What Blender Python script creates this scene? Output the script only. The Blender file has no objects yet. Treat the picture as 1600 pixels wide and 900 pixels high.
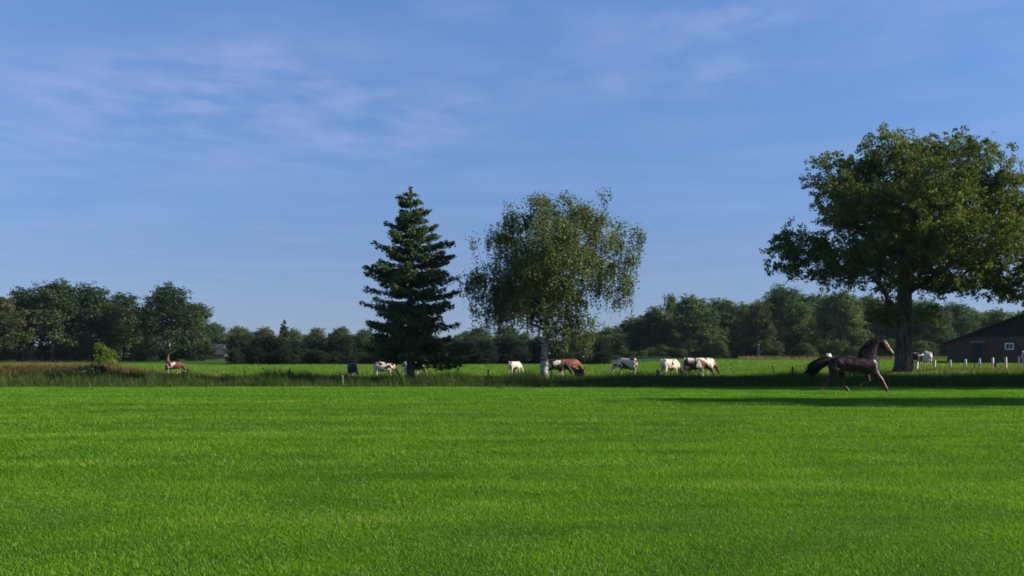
import bpy, math, random
import numpy as np
from mathutils import Vector

R = math.radians
sc = bpy.context.scene
COL = sc.collection

# ------------------------------------------------------------------ camera, sky, sun, exposure
CAM_H = 1.9
F = 1716.0            # focal length in photo pixels (1600 wide)
HZ = 550.0            # horizon row in the photo
cam = bpy.data.cameras.new('camera')
cam.sensor_width = 36.0
cam.lens = 36.0 * F / 1600.0
cam.shift_y = (HZ - 450.0) / 1600.0
cam.clip_start = 0.2
cam.clip_end = 8000
cam_o = bpy.data.objects.new('camera', cam)
COL.objects.link(cam_o)
cam_o.location = (0, 0, CAM_H)
cam_o.rotation_euler = (R(90), 0, 0)
sc.camera = cam_o

SUN_AZ = 92.0         # degrees from the view axis (+Y) towards the right (+X)
SUN_EL = 25.0
az, el = R(SUN_AZ), R(SUN_EL)
sun_dir = Vector((math.sin(az) * math.cos(el), math.cos(az) * math.cos(el), math.sin(el)))
sl = bpy.data.lights.new('sun', 'SUN')
sl.energy = 4.8
sl.angle = R(0.5)
sl.color = (1.0, 0.87, 0.68)
so = bpy.data.objects.new('sun', sl)
COL.objects.link(so)
so.rotation_euler = (-sun_dir).to_track_quat('-Z', 'Y').to_euler()

sc.view_settings.view_transform = 'Standard'
sc.view_settings.look = 'None'
sc.view_settings.exposure = 0.92
sc.view_settings.gamma = 1.0
sc.view_settings.use_curve_mapping = False
sc.cycles.use_denoising = True
sc.cycles.max_bounces = 6
sc.cycles.diffuse_bounces = 3
sc.cycles.transmission_bounces = 3
sc.cycles.filter_width = 1.7

world = bpy.data.worlds.new('World')
sc.world = world
world.use_nodes = True


def build_world():
    nt = world.node_tree
    N, L = nt.nodes, nt.links
    N.clear()
    out = N.new('ShaderNodeOutputWorld')
    bg = N.new('ShaderNodeBackground')
    bg.inputs['Strength'].default_value = 0.115
    L.new(bg.outputs[0], out.inputs[0])
    sky = N.new('ShaderNodeTexSky')
    sky.sky_type = 'NISHITA'
    sky.sun_disc = False
    sky.sun_elevation = el
    sky.sun_rotation = az
    sky.altitude = 0
    sky.air_density = 0.6
    sky.dust_density = 0.0
    sky.ozone_density = 3.0
    tc = N.new('ShaderNodeTexCoord')
    sep = N.new('ShaderNodeSeparateXYZ')
    L.new(tc.outputs['Generated'], sep.inputs[0])
    zc = N.new('ShaderNodeMath'); zc.operation = 'MAXIMUM'; zc.inputs[1].default_value = 0.03
    L.new(sep.outputs['Z'], zc.inputs[0])
    dv = N.new('ShaderNodeVectorMath'); dv.operation = 'DIVIDE'
    cz = N.new('ShaderNodeCombineXYZ')
    for i in range(3):
        L.new(zc.outputs[0], cz.inputs[i])
    L.new(tc.outputs['Generated'], dv.inputs[0])
    L.new(cz.outputs[0], dv.inputs[1])

    def noise(scale, detail, rough, loc, sx=1, sy=1, dist=0.0):
        mp = N.new('ShaderNodeMapping')
        mp.inputs['Location'].default_value = loc
        mp.inputs['Scale'].default_value = (sx, sy, 0)
        L.new(dv.outputs[0], mp.inputs[0])
        n = N.new('ShaderNodeTexNoise')
        n.inputs['Scale'].default_value = scale
        n.inputs['Detail'].default_value = detail
        n.inputs['Roughness'].default_value = rough
        n.inputs['Distortion'].default_value = dist
        L.new(mp.outputs[0], n.inputs['Vector'])
        return n.outputs[0]

    def ramp(sock, a, b):
        m = N.new('ShaderNodeMapRange')
        m.interpolation_type = 'SMOOTHSTEP'
        m.inputs['From Min'].default_value = a
        m.inputs['From Max'].default_value = b
        L.new(sock, m.inputs['Value'])
        return m.outputs[0]

    def mul(a, b):
        m = N.new('ShaderNodeMath'); m.operation = 'MULTIPLY'
        for i, s in enumerate((a, b)):
            if isinstance(s, (int, float)):
                m.inputs[i].default_value = s
            else:
                L.new(s, m.inputs[i])
        return m.outputs[0]
    big = ramp(noise(0.5, 2, 0.5, (15.0, 1.0, 0), 0.8, 0.8), 0.36, 0.62)
    fine = ramp(noise(2.6, 5, 0.56, (4.0, 2.0, 0), 1.25, 0.9, 0.1), 0.30, 0.76)
    veil = ramp(noise(1.1, 5, 0.55, (7.0, 5.5, 0), 0.7, 0.9, 0.1), 0.34, 0.8)
    low = ramp(sep.outputs['Z'], 0.10, 0.27)
    side = N.new('ShaderNodeMapRange'); side.interpolation_type = 'SMOOTHSTEP'
    side.inputs['From Min'].default_value = 0.12; side.inputs['From Max'].default_value = 0.32
    side.inputs['To Min'].default_value = 1.0; side.inputs['To Max'].default_value = 0.3
    L.new(sep.outputs['X'], side.inputs['Value'])
    c1 = mul(mul(mul(big, fine), low), side.outputs[0])
    add = N.new('ShaderNodeMath'); add.operation = 'ADD'; add.use_clamp = True
    L.new(mul(c1, 0.62), add.inputs[0])
    L.new(mul(veil, 0.17), add.inputs[1])
    mix = N.new('ShaderNodeMix'); mix.data_type = 'RGBA'
    L.new(add.outputs[0], mix.inputs[0])
    tint = N.new('ShaderNodeMix'); tint.data_type = 'RGBA'; tint.blend_type = 'MULTIPLY'
    tint.inputs[0].default_value = 1.0
    L.new(sky.outputs[0], tint.inputs[6])
    hz = N.new('ShaderNodeValToRGB')          # colour grade by height, tones down the sky's pale band above the horizon
    ee = hz.color_ramp.elements
    ee[0].position = 0.0; ee[0].color = (0.24, 0.25, 0.34, 1)
    ee[1].position = 0.30; ee[1].color = (0.62, 0.77, 0.89, 1)
    for pz, cc in ((0.087, (0.42, 0.42, 0.475, 1)), (0.174, (0.56, 0.61, 0.67, 1))):
        q = ee.new(pz); q.color = cc
    L.new(sep.outputs['Z'], hz.inputs[0])
    L.new(hz.outputs[0], tint.inputs[7])
    L.new(tint.outputs[2], mix.inputs[6])
    mix.inputs[7].default_value = (2.0, 2.3, 3.75, 1)
    L.new(mix.outputs[2], bg.inputs[0])


build_world()

# ------------------------------------------------------------------ helpers
rng = np.random.default_rng(11)
random.seed(5)


def sstep(a, b, x):
    t = np.clip((np.asarray(x, float) - a) / (b - a), 0, 1)
    return t * t * (3 - 2 * t)


def ground_z(x, y):
    x = np.asarray(x, float); y = np.asarray(y, float)
    z = 0.55 * sstep(12, 32, x) * sstep(65, 76, y)                       # the pasture rises a little to the barn
    z = z - 0.22 * np.exp(-((y - 61.5) / 1.3) ** 2)                      # shallow ditch at the lawn's far edge
    z = z + 0.12 * np.exp(-((y - 66) / 2.5) ** 2)
    z = z + 0.62 * sstep(-21, -27, x) * np.exp(-((y - 72) / 4.5) ** 2)   # weedy bank on the left
    z = z + 0.03 * np.sin(x * 0.21 + 1.0) * np.sin(y * 0.17)
    return z


def PX(px, Y):
    return (px - 800.0) / F * Y


def PZ(py, Y):
    return CAM_H - (py - HZ) / F * Y


def on_ground(px, Y, dz=0.0):
    x = PX(px, Y)
    return Vector((x, Y, float(ground_z(x, Y)) + dz))


def tag(o, label, cat, group=None, kind=None):
    o['label'] = label
    o['category'] = cat
    if group:
        o['group'] = group
    if kind:
        o['kind'] = kind
    return o


def empty(name, loc, rz=0.0):
    o = bpy.data.objects.new(name, None)
    o.empty_display_size = 0.3
    COL.objects.link(o)
    o.location = loc
    o.rotation_euler = (0, 0, rz)
    return o


def link_mesh(name, me, mat=None, parent=None, smooth=False):
    o = bpy.data.objects.new(name, me)
    COL.objects.link(o)
    if mat is not None:
        if me.materials:
            me.materials[0] = mat
        else:
            me.materials.append(mat)
    if parent is not None:
        o.parent = parent
    if smooth:
        me.polygons.foreach_set('use_smooth', np.ones(len(me.polygons), bool))
    return o


def np_mesh(name, V, faces_n, tint=None):
    """mesh of n-gons all with faces_n corners, corners in order (no sharing)"""
    me = bpy.data.meshes.new(name)
    V = np.ascontiguousarray(V, np.float32)
    nv = len(V)
    nf = nv // faces_n
    me.vertices.add(nv)
    me.vertices.foreach_set('co', V.ravel())
    me.loops.add(nv)
    me.loops.foreach_set('vertex_index', np.arange(nv, dtype=np.int32))
    me.polygons.add(nf)
    me.polygons.foreach_set('loop_start', np.arange(0, nv, faces_n, dtype=np.int32))
    me.update(calc_edges=True)
    if tint is not None:
        a = me.attributes.new('tint', 'FLOAT', 'FACE')
        a.data.foreach_set('value', np.ascontiguousarray(tint, np.float32))
    return me


class MB:
    """collects shapes that become ONE mesh object"""

    def __init__(self):
        self.v = []
        self.f = []

    def add(self, verts, faces):
        b = len(self.v)
        self.v.extend([tuple(p) for p in verts])
        self.f.extend([tuple(i + b for i in f) for f in faces])

    def box(self, c, s, rz=0.0, rx=0.0):
        hx, hy, hz = s[0] / 2, s[1] / 2, s[2] / 2
        pts = [Vector((x, y, z)) for z in (-hz, hz) for x, y in ((-hx, -hy), (hx, -hy), (hx, hy), (-hx, hy))]
        from mathutils import Euler
        e = Euler((rx, 0, rz))
        out = []
        for p in pts:
            p.rotate(e)
            out.append(p + Vector(c))
        self.add(out, [(0, 3, 2, 1), (4, 5, 6, 7), (0, 1, 5, 4), (1, 2, 6, 5), (2, 3, 7, 6), (3, 0, 4, 7)])

    def tube(self, pts, radii, sides=6, cap=True):
        pts = [Vector(p) for p in pts]
        n = len(pts)
        ring = []
        prev = None
        for i in range(n):
            t = (pts[min(i + 1, n - 1)] - pts[max(i - 1, 0)])
            if t.length < 1e-6:
                t = Vector((0, 0, 1))
            t.normalize()
            if prev is None:
                a = Vector((1, 0, 0)) if abs(t.x) < 0.8 else Vector((0, 1, 0))
                u = t.cross(a).normalized()
            else:
                u = (prev - t * prev.dot(t))
                u = u.normalized() if u.length > 1e-6 else t.orthogonal().normalized()
            prev = u
            w = t.cross(u)
            for k in range(sides):
                a = 2 * math.pi * k / sides
                ring.append(pts[i] + (u * math.cos(a) + w * math.sin(a)) * radii[i])
        fs = []
        for i in range(n - 1):
            for k in range(sides):
                k2 = (k + 1) % sides
                fs.append((i * sides + k, i * sides + k2, (i + 1) * sides + k2, (i + 1) * sides + k))
        if cap:
            fs.append(tuple(range(sides))[::-1])
            fs.append(tuple((n - 1) * sides + k for k in range(sides)))
        self.add(ring, fs)

    def loft(self, st, sides=14):
        """body loft; stations (x, y, z, half height in the xz-plane, half width along y)"""
        n = len(st)
        P = [Vector(s[:3]) for s in st]
        ring = []
        for i in range(n):
            t = P[min(i + 1, n - 1)] - P[max(i - 1, 0)]
            t.y *= 0.3
            t.normalize()
            side = Vector((0, 1, 0))
            side = (side - t * side.dot(t)).normalized()
            up = t.cross(side)
            for k in range(sides):
                a = 2 * math.pi * k / sides
                ring.append(P[i] + up * (math.sin(a) * st[i][3]) + side * (math.cos(a) * st[i][4]))
        t0 = (P[0] - P[1]).normalized(); t1 = (P[-1] - P[-2]).normalized()
        ring.append(P[0] + t0 * min(st[0][3], st[0][4]) * 0.6)
        ring.append(P[-1] + t1 * min(st[-1][3], st[-1][4]) * 0.6)
        fs = []
        for i in range(n - 1):
            for k in range(sides):
                k2 = (k + 1) % sides
                fs.append((i * sides + k, (i + 1) * sides + k, (i + 1) * sides + k2, i * sides + k2))
        a, b = n * sides, n * sides + 1
        for k in range(sides):
            k2 = (k + 1) % sides
            fs.append((a, k, k2))
            fs.append((b, (n - 1) * sides + k2, (n - 1) * sides + k))
        self.add(ring, fs)

    def ball(self, c, r, nu=10, nv=7):
        vs = []; fs = []
        for i in range(1, nv):
            ph = math.pi * i / nv
            for k in range(nu):
                a = 2 * math.pi * k / nu
                vs.append((c[0] + r[0] * math.sin(ph) * math.cos(a), c[1] + r[1] * math.sin(ph) * math.sin(a), c[2] + r[2] * math.cos(ph)))
        vs.append((c[0], c[1], c[2] + r[2])); vs.append((c[0], c[1], c[2] - r[2]))
        top = (nv - 1) * nu; bot = top + 1
        for i in range(nv - 2):
            for k in range(nu):
                k2 = (k + 1) % nu
                fs.append((i * nu + k, (i + 1) * nu + k, (i + 1) * nu + k2, i * nu + k2))
        for k in range(nu):
            k2 = (k + 1) % nu
            fs.append((top, k, k2)); fs.append((bot, (nv - 2) * nu + k2, (nv - 2) * nu + k))
        self.add(vs, fs)

    def mesh(self, name):
        me = bpy.data.meshes.new(name)
        me.from_pydata(self.v, [], self.f)
        me.update()
        return me

    def build(self, name, mat, parent=None, smooth=False):
        return link_mesh(name, self.mesh(name), mat, parent, smooth)


def fuse(mb, name, voxel, smooth_it=4):
    """one continuous skin over the overlapping lofts"""
    me = mb.mesh(name)
    o = bpy.data.objects.new(name + '_tmp', me)
    COL.objects.link(o)
    m = o.modifiers.new('r', 'REMESH'); m.mode = 'VOXEL'; m.voxel_size = voxel; m.use_smooth_shade = True
    s = o.modifiers.new('s', 'SMOOTH'); s.factor = 0.5; s.iterations = smooth_it
    dg = bpy.context.evaluated_depsgraph_get()
    new = bpy.data.meshes.new_from_object(o.evaluated_get(dg))
    bpy.data.objects.remove(o)
    bpy.data.meshes.remove(me)
    new.name = name
    new.polygons.foreach_set('use_smooth', np.ones(len(new.polygons), bool))
    return new


# ------------------------------------------------------------------ materials
def new_mat(name):
    m = bpy.data.materials.new(name)
    m.use_nodes = True
    nt = m.node_tree
    nt.nodes.clear()
    out = nt.nodes.new('ShaderNodeOutputMaterial')
    return m, nt, nt.nodes, nt.links, out


def rgb(c):
    return (c[0], c[1], c[2], 1.0)


def mix_rgb(N, L, fac, a, b, blend='MIX'):
    m = N.new('ShaderNodeMix'); m.data_type = 'RGBA'; m.blend_type = blend
    for i, s in ((0, fac), (6, a), (7, b)):
        if isinstance(s, (int, float)):
            m.inputs[i].default_value = s
        elif isinstance(s, (tuple, list)):
            m.inputs[i].default_value = rgb(s)
        else:
            L.new(s, m.inputs[i])
    return m.outputs[2]


def noise_node(N, L, vec, scale, detail=3, rough=0.55, dist=0.0):
    n = N.new('ShaderNodeTexNoise')
    n.inputs['Scale'].default_value = scale
    n.inputs['Detail'].default_value = detail
    n.inputs['Roughness'].default_value = rough
    n.inputs['Distortion'].default_value = dist
    if vec is not None:
        L.new(vec, n.inputs['Vector'])
    return n.outputs[0]


def maprange(N, L, s, a, b, c=0.0, d=1.0):
    m = N.new('ShaderNodeMapRange'); m.interpolation_type = 'SMOOTHSTEP'
    m.inputs['From Min'].default_value = a; m.inputs['From Max'].default_value = b
    m.inputs['To Min'].default_value = c; m.inputs['To Max'].default_value = d
    L.new(s, m.inputs['Value'])
    return m.outputs[0]


def mapped(N, L, kind, scale=(1, 1, 1), loc=(0, 0, 0)):
    if kind == 'world':
        g = N.new('ShaderNodeNewGeometry'); s = g.outputs['Position']
    else:
        t = N.new('ShaderNodeTexCoord'); s = t.outputs['Object']
    mp = N.new('ShaderNodeMapping')
    mp.inputs['Scale'].default_value = scale
    mp.inputs['Location'].default_value = loc
    L.new(s, mp.inputs[0])
    return mp.outputs[0]


def leaf_mat(name, dark, mid, light, trans=0.35, gloss=0.05, patch=0.25, patch_scale=0.35, warm=None):
    m, nt, N, L, out = new_mat(name)
    a = N.new('ShaderNodeAttribute'); a.attribute_name = 'tint'
    cr = N.new('ShaderNodeValToRGB')
    e = cr.color_ramp.elements
    e[0].position = 0.0; e[0].color = rgb(dark)
    e[1].position = 1.0; e[1].color = rgb(light)
    k = e.new(0.55); k.color = rgb(mid)
    n = noise_node(N, L, mapped(N, L, 'world', (1, 1, 1)), patch_scale, 2)
    ad = N.new('ShaderNodeMath'); ad.operation = 'ADD'; ad.use_clamp = True
    L.new(a.outputs['Fac'], ad.inputs[0])
    L.new(maprange(N, L, n, 0.3, 0.7, -patch, patch), ad.inputs[1])
    L.new(ad.outputs[0], cr.inputs[0])
    col = cr.outputs[0]
    if warm:
        n2 = noise_node(N, L, mapped(N, L, 'world', (1, 1, 1), (9, 3, 5)), patch_scale * 1.7, 2)
        col = mix_rgb(N, L, maprange(N, L, n2, 0.5, 0.75, 0.0, 0.55), col, warm)
    d = N.new('ShaderNodeBsdfDiffuse'); L.new(col, d.inputs[0])
    t = N.new('ShaderNodeBsdfTranslucent')
    L.new(mix_rgb(N, L, 1.0, col, (1.25, 1.2, 0.55), 'MULTIPLY'), t.inputs[0])
    mx = N.new('ShaderNodeMixShader'); mx.inputs[0].default_value = trans
    L.new(d.outputs[0], mx.inputs[1]); L.new(t.outputs[0], mx.inputs[2])
    g = N.new('ShaderNodeBsdfGlossy'); g.inputs['Roughness'].default_value = 0.55
    g.inputs[0].default_value = (0.9, 0.95, 0.9, 1)
    m2 = N.new('ShaderNodeMixShader'); m2.inputs[0].default_value = gloss
    L.new(mx.outputs[0], m2.inputs[1]); L.new(g.outputs[0], m2.inputs[2])
    L.new(m2.outputs[0], out.inputs[0])
    return m


def solid_mat(name, c1, c2, scale=4.0, rough=0.8, stretch=(1, 1, 1), bump=0.0, spec=0.3, thr=(0.35, 0.65)):
    m, nt, N, L, out = new_mat(name)
    p = N.new('ShaderNodeBsdfPrincipled')
    v = mapped(N, L, 'object', stretch)
    n = noise_node(N, L, v, scale, 5, 0.6)
    L.new(mix_rgb(N, L, maprange(N, L, n, thr[0], thr[1]), c1, c2), p.inputs['Base Color'])
    p.inputs['Roughness'].default_value = rough
    p.inputs['Specular IOR Level'].default_value = spec
    if bump:
        b = N.new('ShaderNodeBump'); b.inputs['Strength'].default_value = bump; b.inputs['Distance'].default_value = 0.05
        L.new(n, b.inputs['Height']); L.new(b.outputs[0], p.inputs['Normal'])
    L.new(p.outputs[0], out.inputs[0])
    return m


M_oak_leaf = leaf_mat('oak_leaf', (0.040, 0.078, 0.018), (0.086, 0.138, 0.030), (0.160, 0.205, 0.046), 0.34, 0.014, 0.3, 0.35, (0.15, 0.145, 0.03))
M_birch_leaf = leaf_mat('birch_leaf', (0.044, 0.082, 0.026), (0.090, 0.134, 0.042), (0.170, 0.210, 0.080), 0.36, 0.02, 0.25, 0.4, (0.14, 0.125, 0.035))
M_spruce_leaf = leaf_mat('spruce_needle', (0.024, 0.052, 0.024), (0.050, 0.088, 0.034), (0.105, 0.135, 0.045), 0.15, 0.012, 0.25, 0.5)
M_far_leaf = leaf_mat('far_leaf', (0.034, 0.076, 0.034), (0.066, 0.122, 0.048), (0.118, 0.178, 0.060), 0.28, 0.012, 0.35, 0.10)
M_left_leaf = leaf_mat('left_tree_leaf', (0.020, 0.044, 0.020), (0.038, 0.072, 0.028), (0.072, 0.108, 0.036), 0.28, 0.012, 0.35, 0.10)
M_far_olive = leaf_mat('far_olive_leaf', (0.042, 0.062, 0.028), (0.078, 0.094, 0.036), (0.125, 0.132, 0.046), 0.28, 0.012, 0.35, 0.12)
M_far_conifer = leaf_mat('far_conifer', (0.016, 0.034, 0.018), (0.028, 0.050, 0.024), (0.05, 0.07, 0.028), 0.15, 0.012, 0.3, 0.15)
M_pale_leaf = leaf_mat('pale_leaf', (0.05, 0.08, 0.05), (0.085, 0.115, 0.065), (0.14, 0.16, 0.09), 0.3, 0.015, 0.25, 0.3)
M_hedge_leaf = leaf_mat('belt_leaf', (0.011, 0.025, 0.018), (0.021, 0.040, 0.023), (0.044, 0.068, 0.030), 0.2, 0.012, 0.35, 0.1)
M_lime_leaf = leaf_mat('lime_leaf', (0.045, 0.09, 0.010), (0.088, 0.155, 0.018), (0.15, 0.22, 0.026), 0.4, 0.02, 0.2, 0.8)
M_bark = solid_mat('bark', (0.045, 0.037, 0.027), (0.125, 0.100, 0.072), 5.0, 0.95, (1, 1, 0.25), 0.6, 0.1)
M_bark_light = solid_mat('pale_bark', (0.10, 0.09, 0.075), (0.22, 0.2, 0.17), 3.0, 0.9, (1, 1, 0.3), 0.3, 0.1)


def birch_bark():
    m, nt, N, L, out = new_mat('birch_bark')
    p = N.new('ShaderNodeBsdfPrincipled')
    v = mapped(N, L, 'object', (1.2, 1.2, 5.0))
    n = noise_node(N, L, v, 2.2, 4, 0.65, 0.4)
    n2 = noise_node(N, L, mapped(N, L, 'object', (3, 3, 1.2)), 1.6, 3)
    c = mix_rgb(N, L, maprange(N, L, n, 0.47, 0.58), (0.36, 0.345, 0.31), (0.05, 0.045, 0.04))
    c = mix_rgb(N, L, maprange(N, L, n2, 0.5, 0.75, 0, 0.6), c, (0.28, 0.26, 0.22))
    L.new(c, p.inputs['Base Color'])
    p.inputs['Roughness'].default_value = 0.75
    L.new(p.outputs[0], out.inputs[0])
    return m


M_birch_bark = birch_bark()
M_white_post = solid_mat('white_post', (0.48, 0.48, 0.43), (0.60, 0.60, 0.54), 9, 0.8, (1, 1, 0.4), 0.1)
M_dark_wood = solid_mat('dark_wood', (0.018, 0.016, 0.013), (0.05, 0.043, 0.034), 8, 0.95, (1, 1, 0.2), 0.3, 0.1)
M_grey_wood = solid_mat('grey_wood', (0.16, 0.15, 0.13), (0.30, 0.28, 0.25), 8, 0.95, (1, 1, 0.2), 0.3, 0.1)


def ground_mat():
    m, nt, N, L, out = new_mat('ground_turf')
    p = N.new('ShaderNodeBsdfPrincipled')
    streak = noise_node(N, L, mapped(N, L, 'world', (0.05, 0.55, 1)), 1.0, 4, 0.6)
    patch = noise_node(N, L, mapped(N, L, 'world', (0.12, 0.25, 1), (3, 8, 0)), 1.0, 4, 0.6)
    fine = noise_node(N, L, mapped(N, L, 'world', (1, 1, 1)), 9.0, 4, 0.7)
    c = mix_rgb(N, L, maprange(N, L, streak, 0.3, 0.7), (0.024, 0.072, 0.005), (0.042, 0.115, 0.006))
    c = mix_rgb(N, L, maprange(N, L, patch, 0.4, 0.7, 0, 0.6), c, (0.055, 0.125, 0.007))
    c = mix_rgb(N, L, maprange(N, L, fine, 0.35, 0.65, 0.0, 0.6), c, (0.016, 0.046, 0.004))
    L.new(c, p.inputs['Base Color'])
    p.inputs['Roughness'].default_value = 0.9
    p.inputs['Specular IOR Level'].default_value = 0.1
    b = N.new('ShaderNodeBump'); b.inputs['Strength'].default_value = 0.7; b.inputs['Distance'].default_value = 0.06
    L.new(fine, b.inputs['Height']); L.new(b.outputs[0], p.inputs['Normal'])
    L.new(p.outputs[0], out.inputs[0])
    return m


def blade_mat(name, dark, mid, light, trans=0.4, gloss=0.05, streak=True):
    m, nt, N, L, out = new_mat(name)
    a = N.new('ShaderNodeAttribute'); a.attribute_name = 'tint'
    cr = N.new('ShaderNodeValToRGB')
    e = cr.color_ramp.elements
    e[0].position = 0; e[0].color = rgb(dark)
    e[1].position = 0.93; e[1].color = rgb(light)
    k = e.new(0.5); k.color = rgb(mid)
    st = e.new(1.0); st.color = (0.30, 0.27, 0.12, 1)
    fac = a.outputs['Fac']
    if streak:
        s1 = noise_node(N, L, mapped(N, L, 'world', (0.045, 0.5, 1)), 1.0, 4, 0.6)
        s2 = noise_node(N, L, mapped(N, L, 'world', (0.25, 0.5, 1), (4, 7, 0)), 1.0, 4, 0.65)
        ad = N.new('ShaderNodeMath'); ad.operation = 'ADD'
        L.new(fac, ad.inputs[0]); L.new(maprange(N, L, s1, 0.3, 0.7, -0.18, 0.16), ad.inputs[1])
        ad2 = N.new('ShaderNodeMath'); ad2.operation = 'ADD'; ad2.use_clamp = True
        L.new(ad.outputs[0], ad2.inputs[0]); L.new(maprange(N, L, s2, 0.3, 0.7, -0.2, 0.14), ad2.inputs[1])
        fac = ad2.outputs[0]
    L.new(fac, cr.inputs[0])
    d = N.new('ShaderNodeBsdfDiffuse'); L.new(cr.outputs[0], d.inputs[0])
    t = N.new('ShaderNodeBsdfTranslucent')
    L.new(mix_rgb(N, L, 1.0, cr.outputs[0], (1.1, 1.2, 0.6), 'MULTIPLY'), t.inputs[0])
    mx = N.new('ShaderNodeMixShader'); mx.inputs[0].default_value = trans
    L.new(d.outputs[0], mx.inputs[1]); L.new(t.outputs[0], mx.inputs[2])
    g = N.new('ShaderNodeBsdfGlossy'); g.inputs['Roughness'].default_value = 0.4
    m2 = N.new('ShaderNodeMixShader'); m2.inputs[0].default_value = gloss
    L.new(mx.outputs[0], m2.inputs[1]); L.new(g.outputs[0], m2.inputs[2])
    L.new(m2.outputs[0], out.inputs[0])
    return m


M_ground = ground_mat()
M_lawn = blade_mat('lawn_blade', (0.054, 0.138, 0.007), (0.106, 0.250, 0.010), (0.168, 0.335, 0.021), 0.42, 0.010)
M_pasture = blade_mat('pasture_blade', (0.056, 0.125, 0.008), (0.100, 0.205, 0.012), (0.155, 0.275, 0.024), 0.42, 0.012)
M_verge = blade_mat('verge_blade', (0.018, 0.042, 0.011), (0.034, 0.072, 0.014), (0.075, 0.11, 0.026), 0.25, 0.008, False)
M_dry = blade_mat('dry_blade', (0.09, 0.065, 0.025), (0.17, 0.125, 0.05), (0.30, 0.22, 0.10), 0.3, 0.01, False)
M_rust = blade_mat('rusty_weed', (0.035, 0.040, 0.012), (0.075, 0.060, 0.018), (0.16, 0.085, 0.03), 0.3, 0.01, False)

# ------------------------------------------------------------------ the ground: one sheet to the horizon
gx = np.unique(np.concatenate([np.linspace(-2500, -120, 20), np.arange(-120, 120.1, 1.5), np.linspace(120, 2500, 20)]))
gy = np.unique(np.concatenate([np.linspace(-120, 0, 20), np.arange(0, 56, 2.0), np.arange(56, 100, 0.5), np.arange(100, 320, 4.0), np.linspace(320, 4000, 24)]))
GX, GY = np.meshgrid(gx, gy)
GZ = ground_z(GX, GY)
gv = np.stack([GX, GY, GZ], -1).reshape(-1, 3)
nx, ny = len(gx), len(gy)
ii = (np.arange(ny - 1)[:, None] * nx + np.arange(nx - 1)[None, :]).ravel()
gf = np.stack([ii, ii + 1, ii + nx + 1, ii + nx], -1)
me = bpy.data.meshes.new('ground')
me.from_pydata(gv.tolist(), [], gf.tolist())
me.update()
g = link_mesh('ground', me, M_ground, None, True)
g['kind'] = 'structure'


# ------------------------------------------------------------------ grass
def blades(name, x, y, h, w, lean, tint, mat, z0=None, wind=0.15):
    n = len(x)
    z = ground_z(x, y) if z0 is None else z0
    a = rng.uniform(0, 2 * np.pi, n)
    la = rng.uniform(0, 2 * np.pi, n)
    lx = np.cos(la) * lean * h - wind * h
    ly = np.sin(la) * lean * h
    bx, by = np.cos(a) * w / 2, np.sin(a) * w / 2
    hz = h * np.sqrt(np.clip(1 - (lean * 0.7) ** 2, 0.2, 1))
    V = np.empty((n, 3, 3))
    V[:, 0] = np.stack([x - bx, y - by, z - 0.004], -1)
    V[:, 1] = np.stack([x + bx, y + by, z - 0.004], -1)
    V[:, 2] = np.stack([x + lx, y + ly, z + hz], -1)
    me = np_mesh(name, V.reshape(-1, 3), 3, tint)
    return link_mesh(name, me, mat)


def strip_points(y0, y1, dens, margin=4.0, half=0.50):
    """random ground points between two distances, wide enough for the view and a step aside"""
    w1 = half * y1 + margin
    n = int(2 * w1 * (y1 - y0) * dens)
    x = rng.uniform(-w1, w1, n); y = rng.uniform(y0, y1, n)
    k = np.abs(x) < half * y + margin
    return x[k], y[k]


xs, ys, hs, ws = [], [], [], []
for y0, y1, dens, hh, ww in ((4.5, 9, 700, 0.042, 0.009), (9, 13, 3300, 0.031, 0.0085), (13, 18, 2100, 0.036, 0.0105), (18, 26, 1000, 0.046, 0.014),
                             (26, 38, 460, 0.05, 0.018), (38, 60.3, 260, 0.06, 0.023)):
    x, y = strip_points(y0, y1, dens)
    xs.append(x); ys.append(y)
    n = len(x)
    hs.append(hh * rng.uniform(0.55, 1.35, n)); ws.append(ww * rng.uniform(0.7, 1.3, n))
x = np.concatenate(xs); y = np.concatenate(ys); h = np.concatenate(hs); w = np.concatenate(ws)
# tufts: taller, denser spots
tf = np.sin(x * 1.7 + 2.1 * np.sin(y * 0.9)) * np.sin(y * 1.3 + 1.4 * np.sin(x * 1.1))
h = h * (1 + 0.28 * tf) * (1 + 0.09 * np.sin(y * 0.9 + 0.12 * x))
tint = np.clip(rng.normal(0.52, 0.17, len(x)) + 0.10 * tf, 0, 0.92)
st = rng.random(len(x)) < 0.012
tint[st] = 1.2
o = blades('lawn_grass', x, y, h, w, rng.uniform(0.2, 1.1, len(x)), tint, M_lawn)
tag(o, 'short bright green mown grass covering the whole near field', 'grass', kind='stuff')

# the tall dark verge along the ditch
n = 150000
x = rng.uniform(-46, 52, n); y = rng.uniform(59.2, 68.5, n)
edge = sstep(59.2, 61.6, y + 1.3 * np.sin(x * 0.33) + 0.8 * np.sin(x * 1.3) + 0.5 * np.sin(x * 3.7))
h = (0.12 + 0.36 * edge) * rng.uniform(0.4, 1.35, n) * (1 + 0.22 * np.sin(x * 0.9 + 1.5 * np.sin(x * 0.31)) + 0.16 * np.sin(x * 2.7 + y) + 0.12 * np.sin(x * 5.1 + 2 * y) + 0.35 * np.clip(np.sin(x * 1.31 + 0.7) * np.sin(x * 0.47 + 2.0), 0, 1))
o = blades('verge_grass', x, y, h, rng.uniform(0.012, 0.03, n), rng.uniform(0.1, 0.6, n), np.clip(rng.normal(0.45, 0.2, n) + 0.06 * sstep(-8, -24, x) + 0.3 * (rng.random(n) < 0.04), 0, 1), M_verge)
tag(o, 'long dark green rough grass along the ditch between the two fields', 'long grass', kind='stuff')

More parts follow.
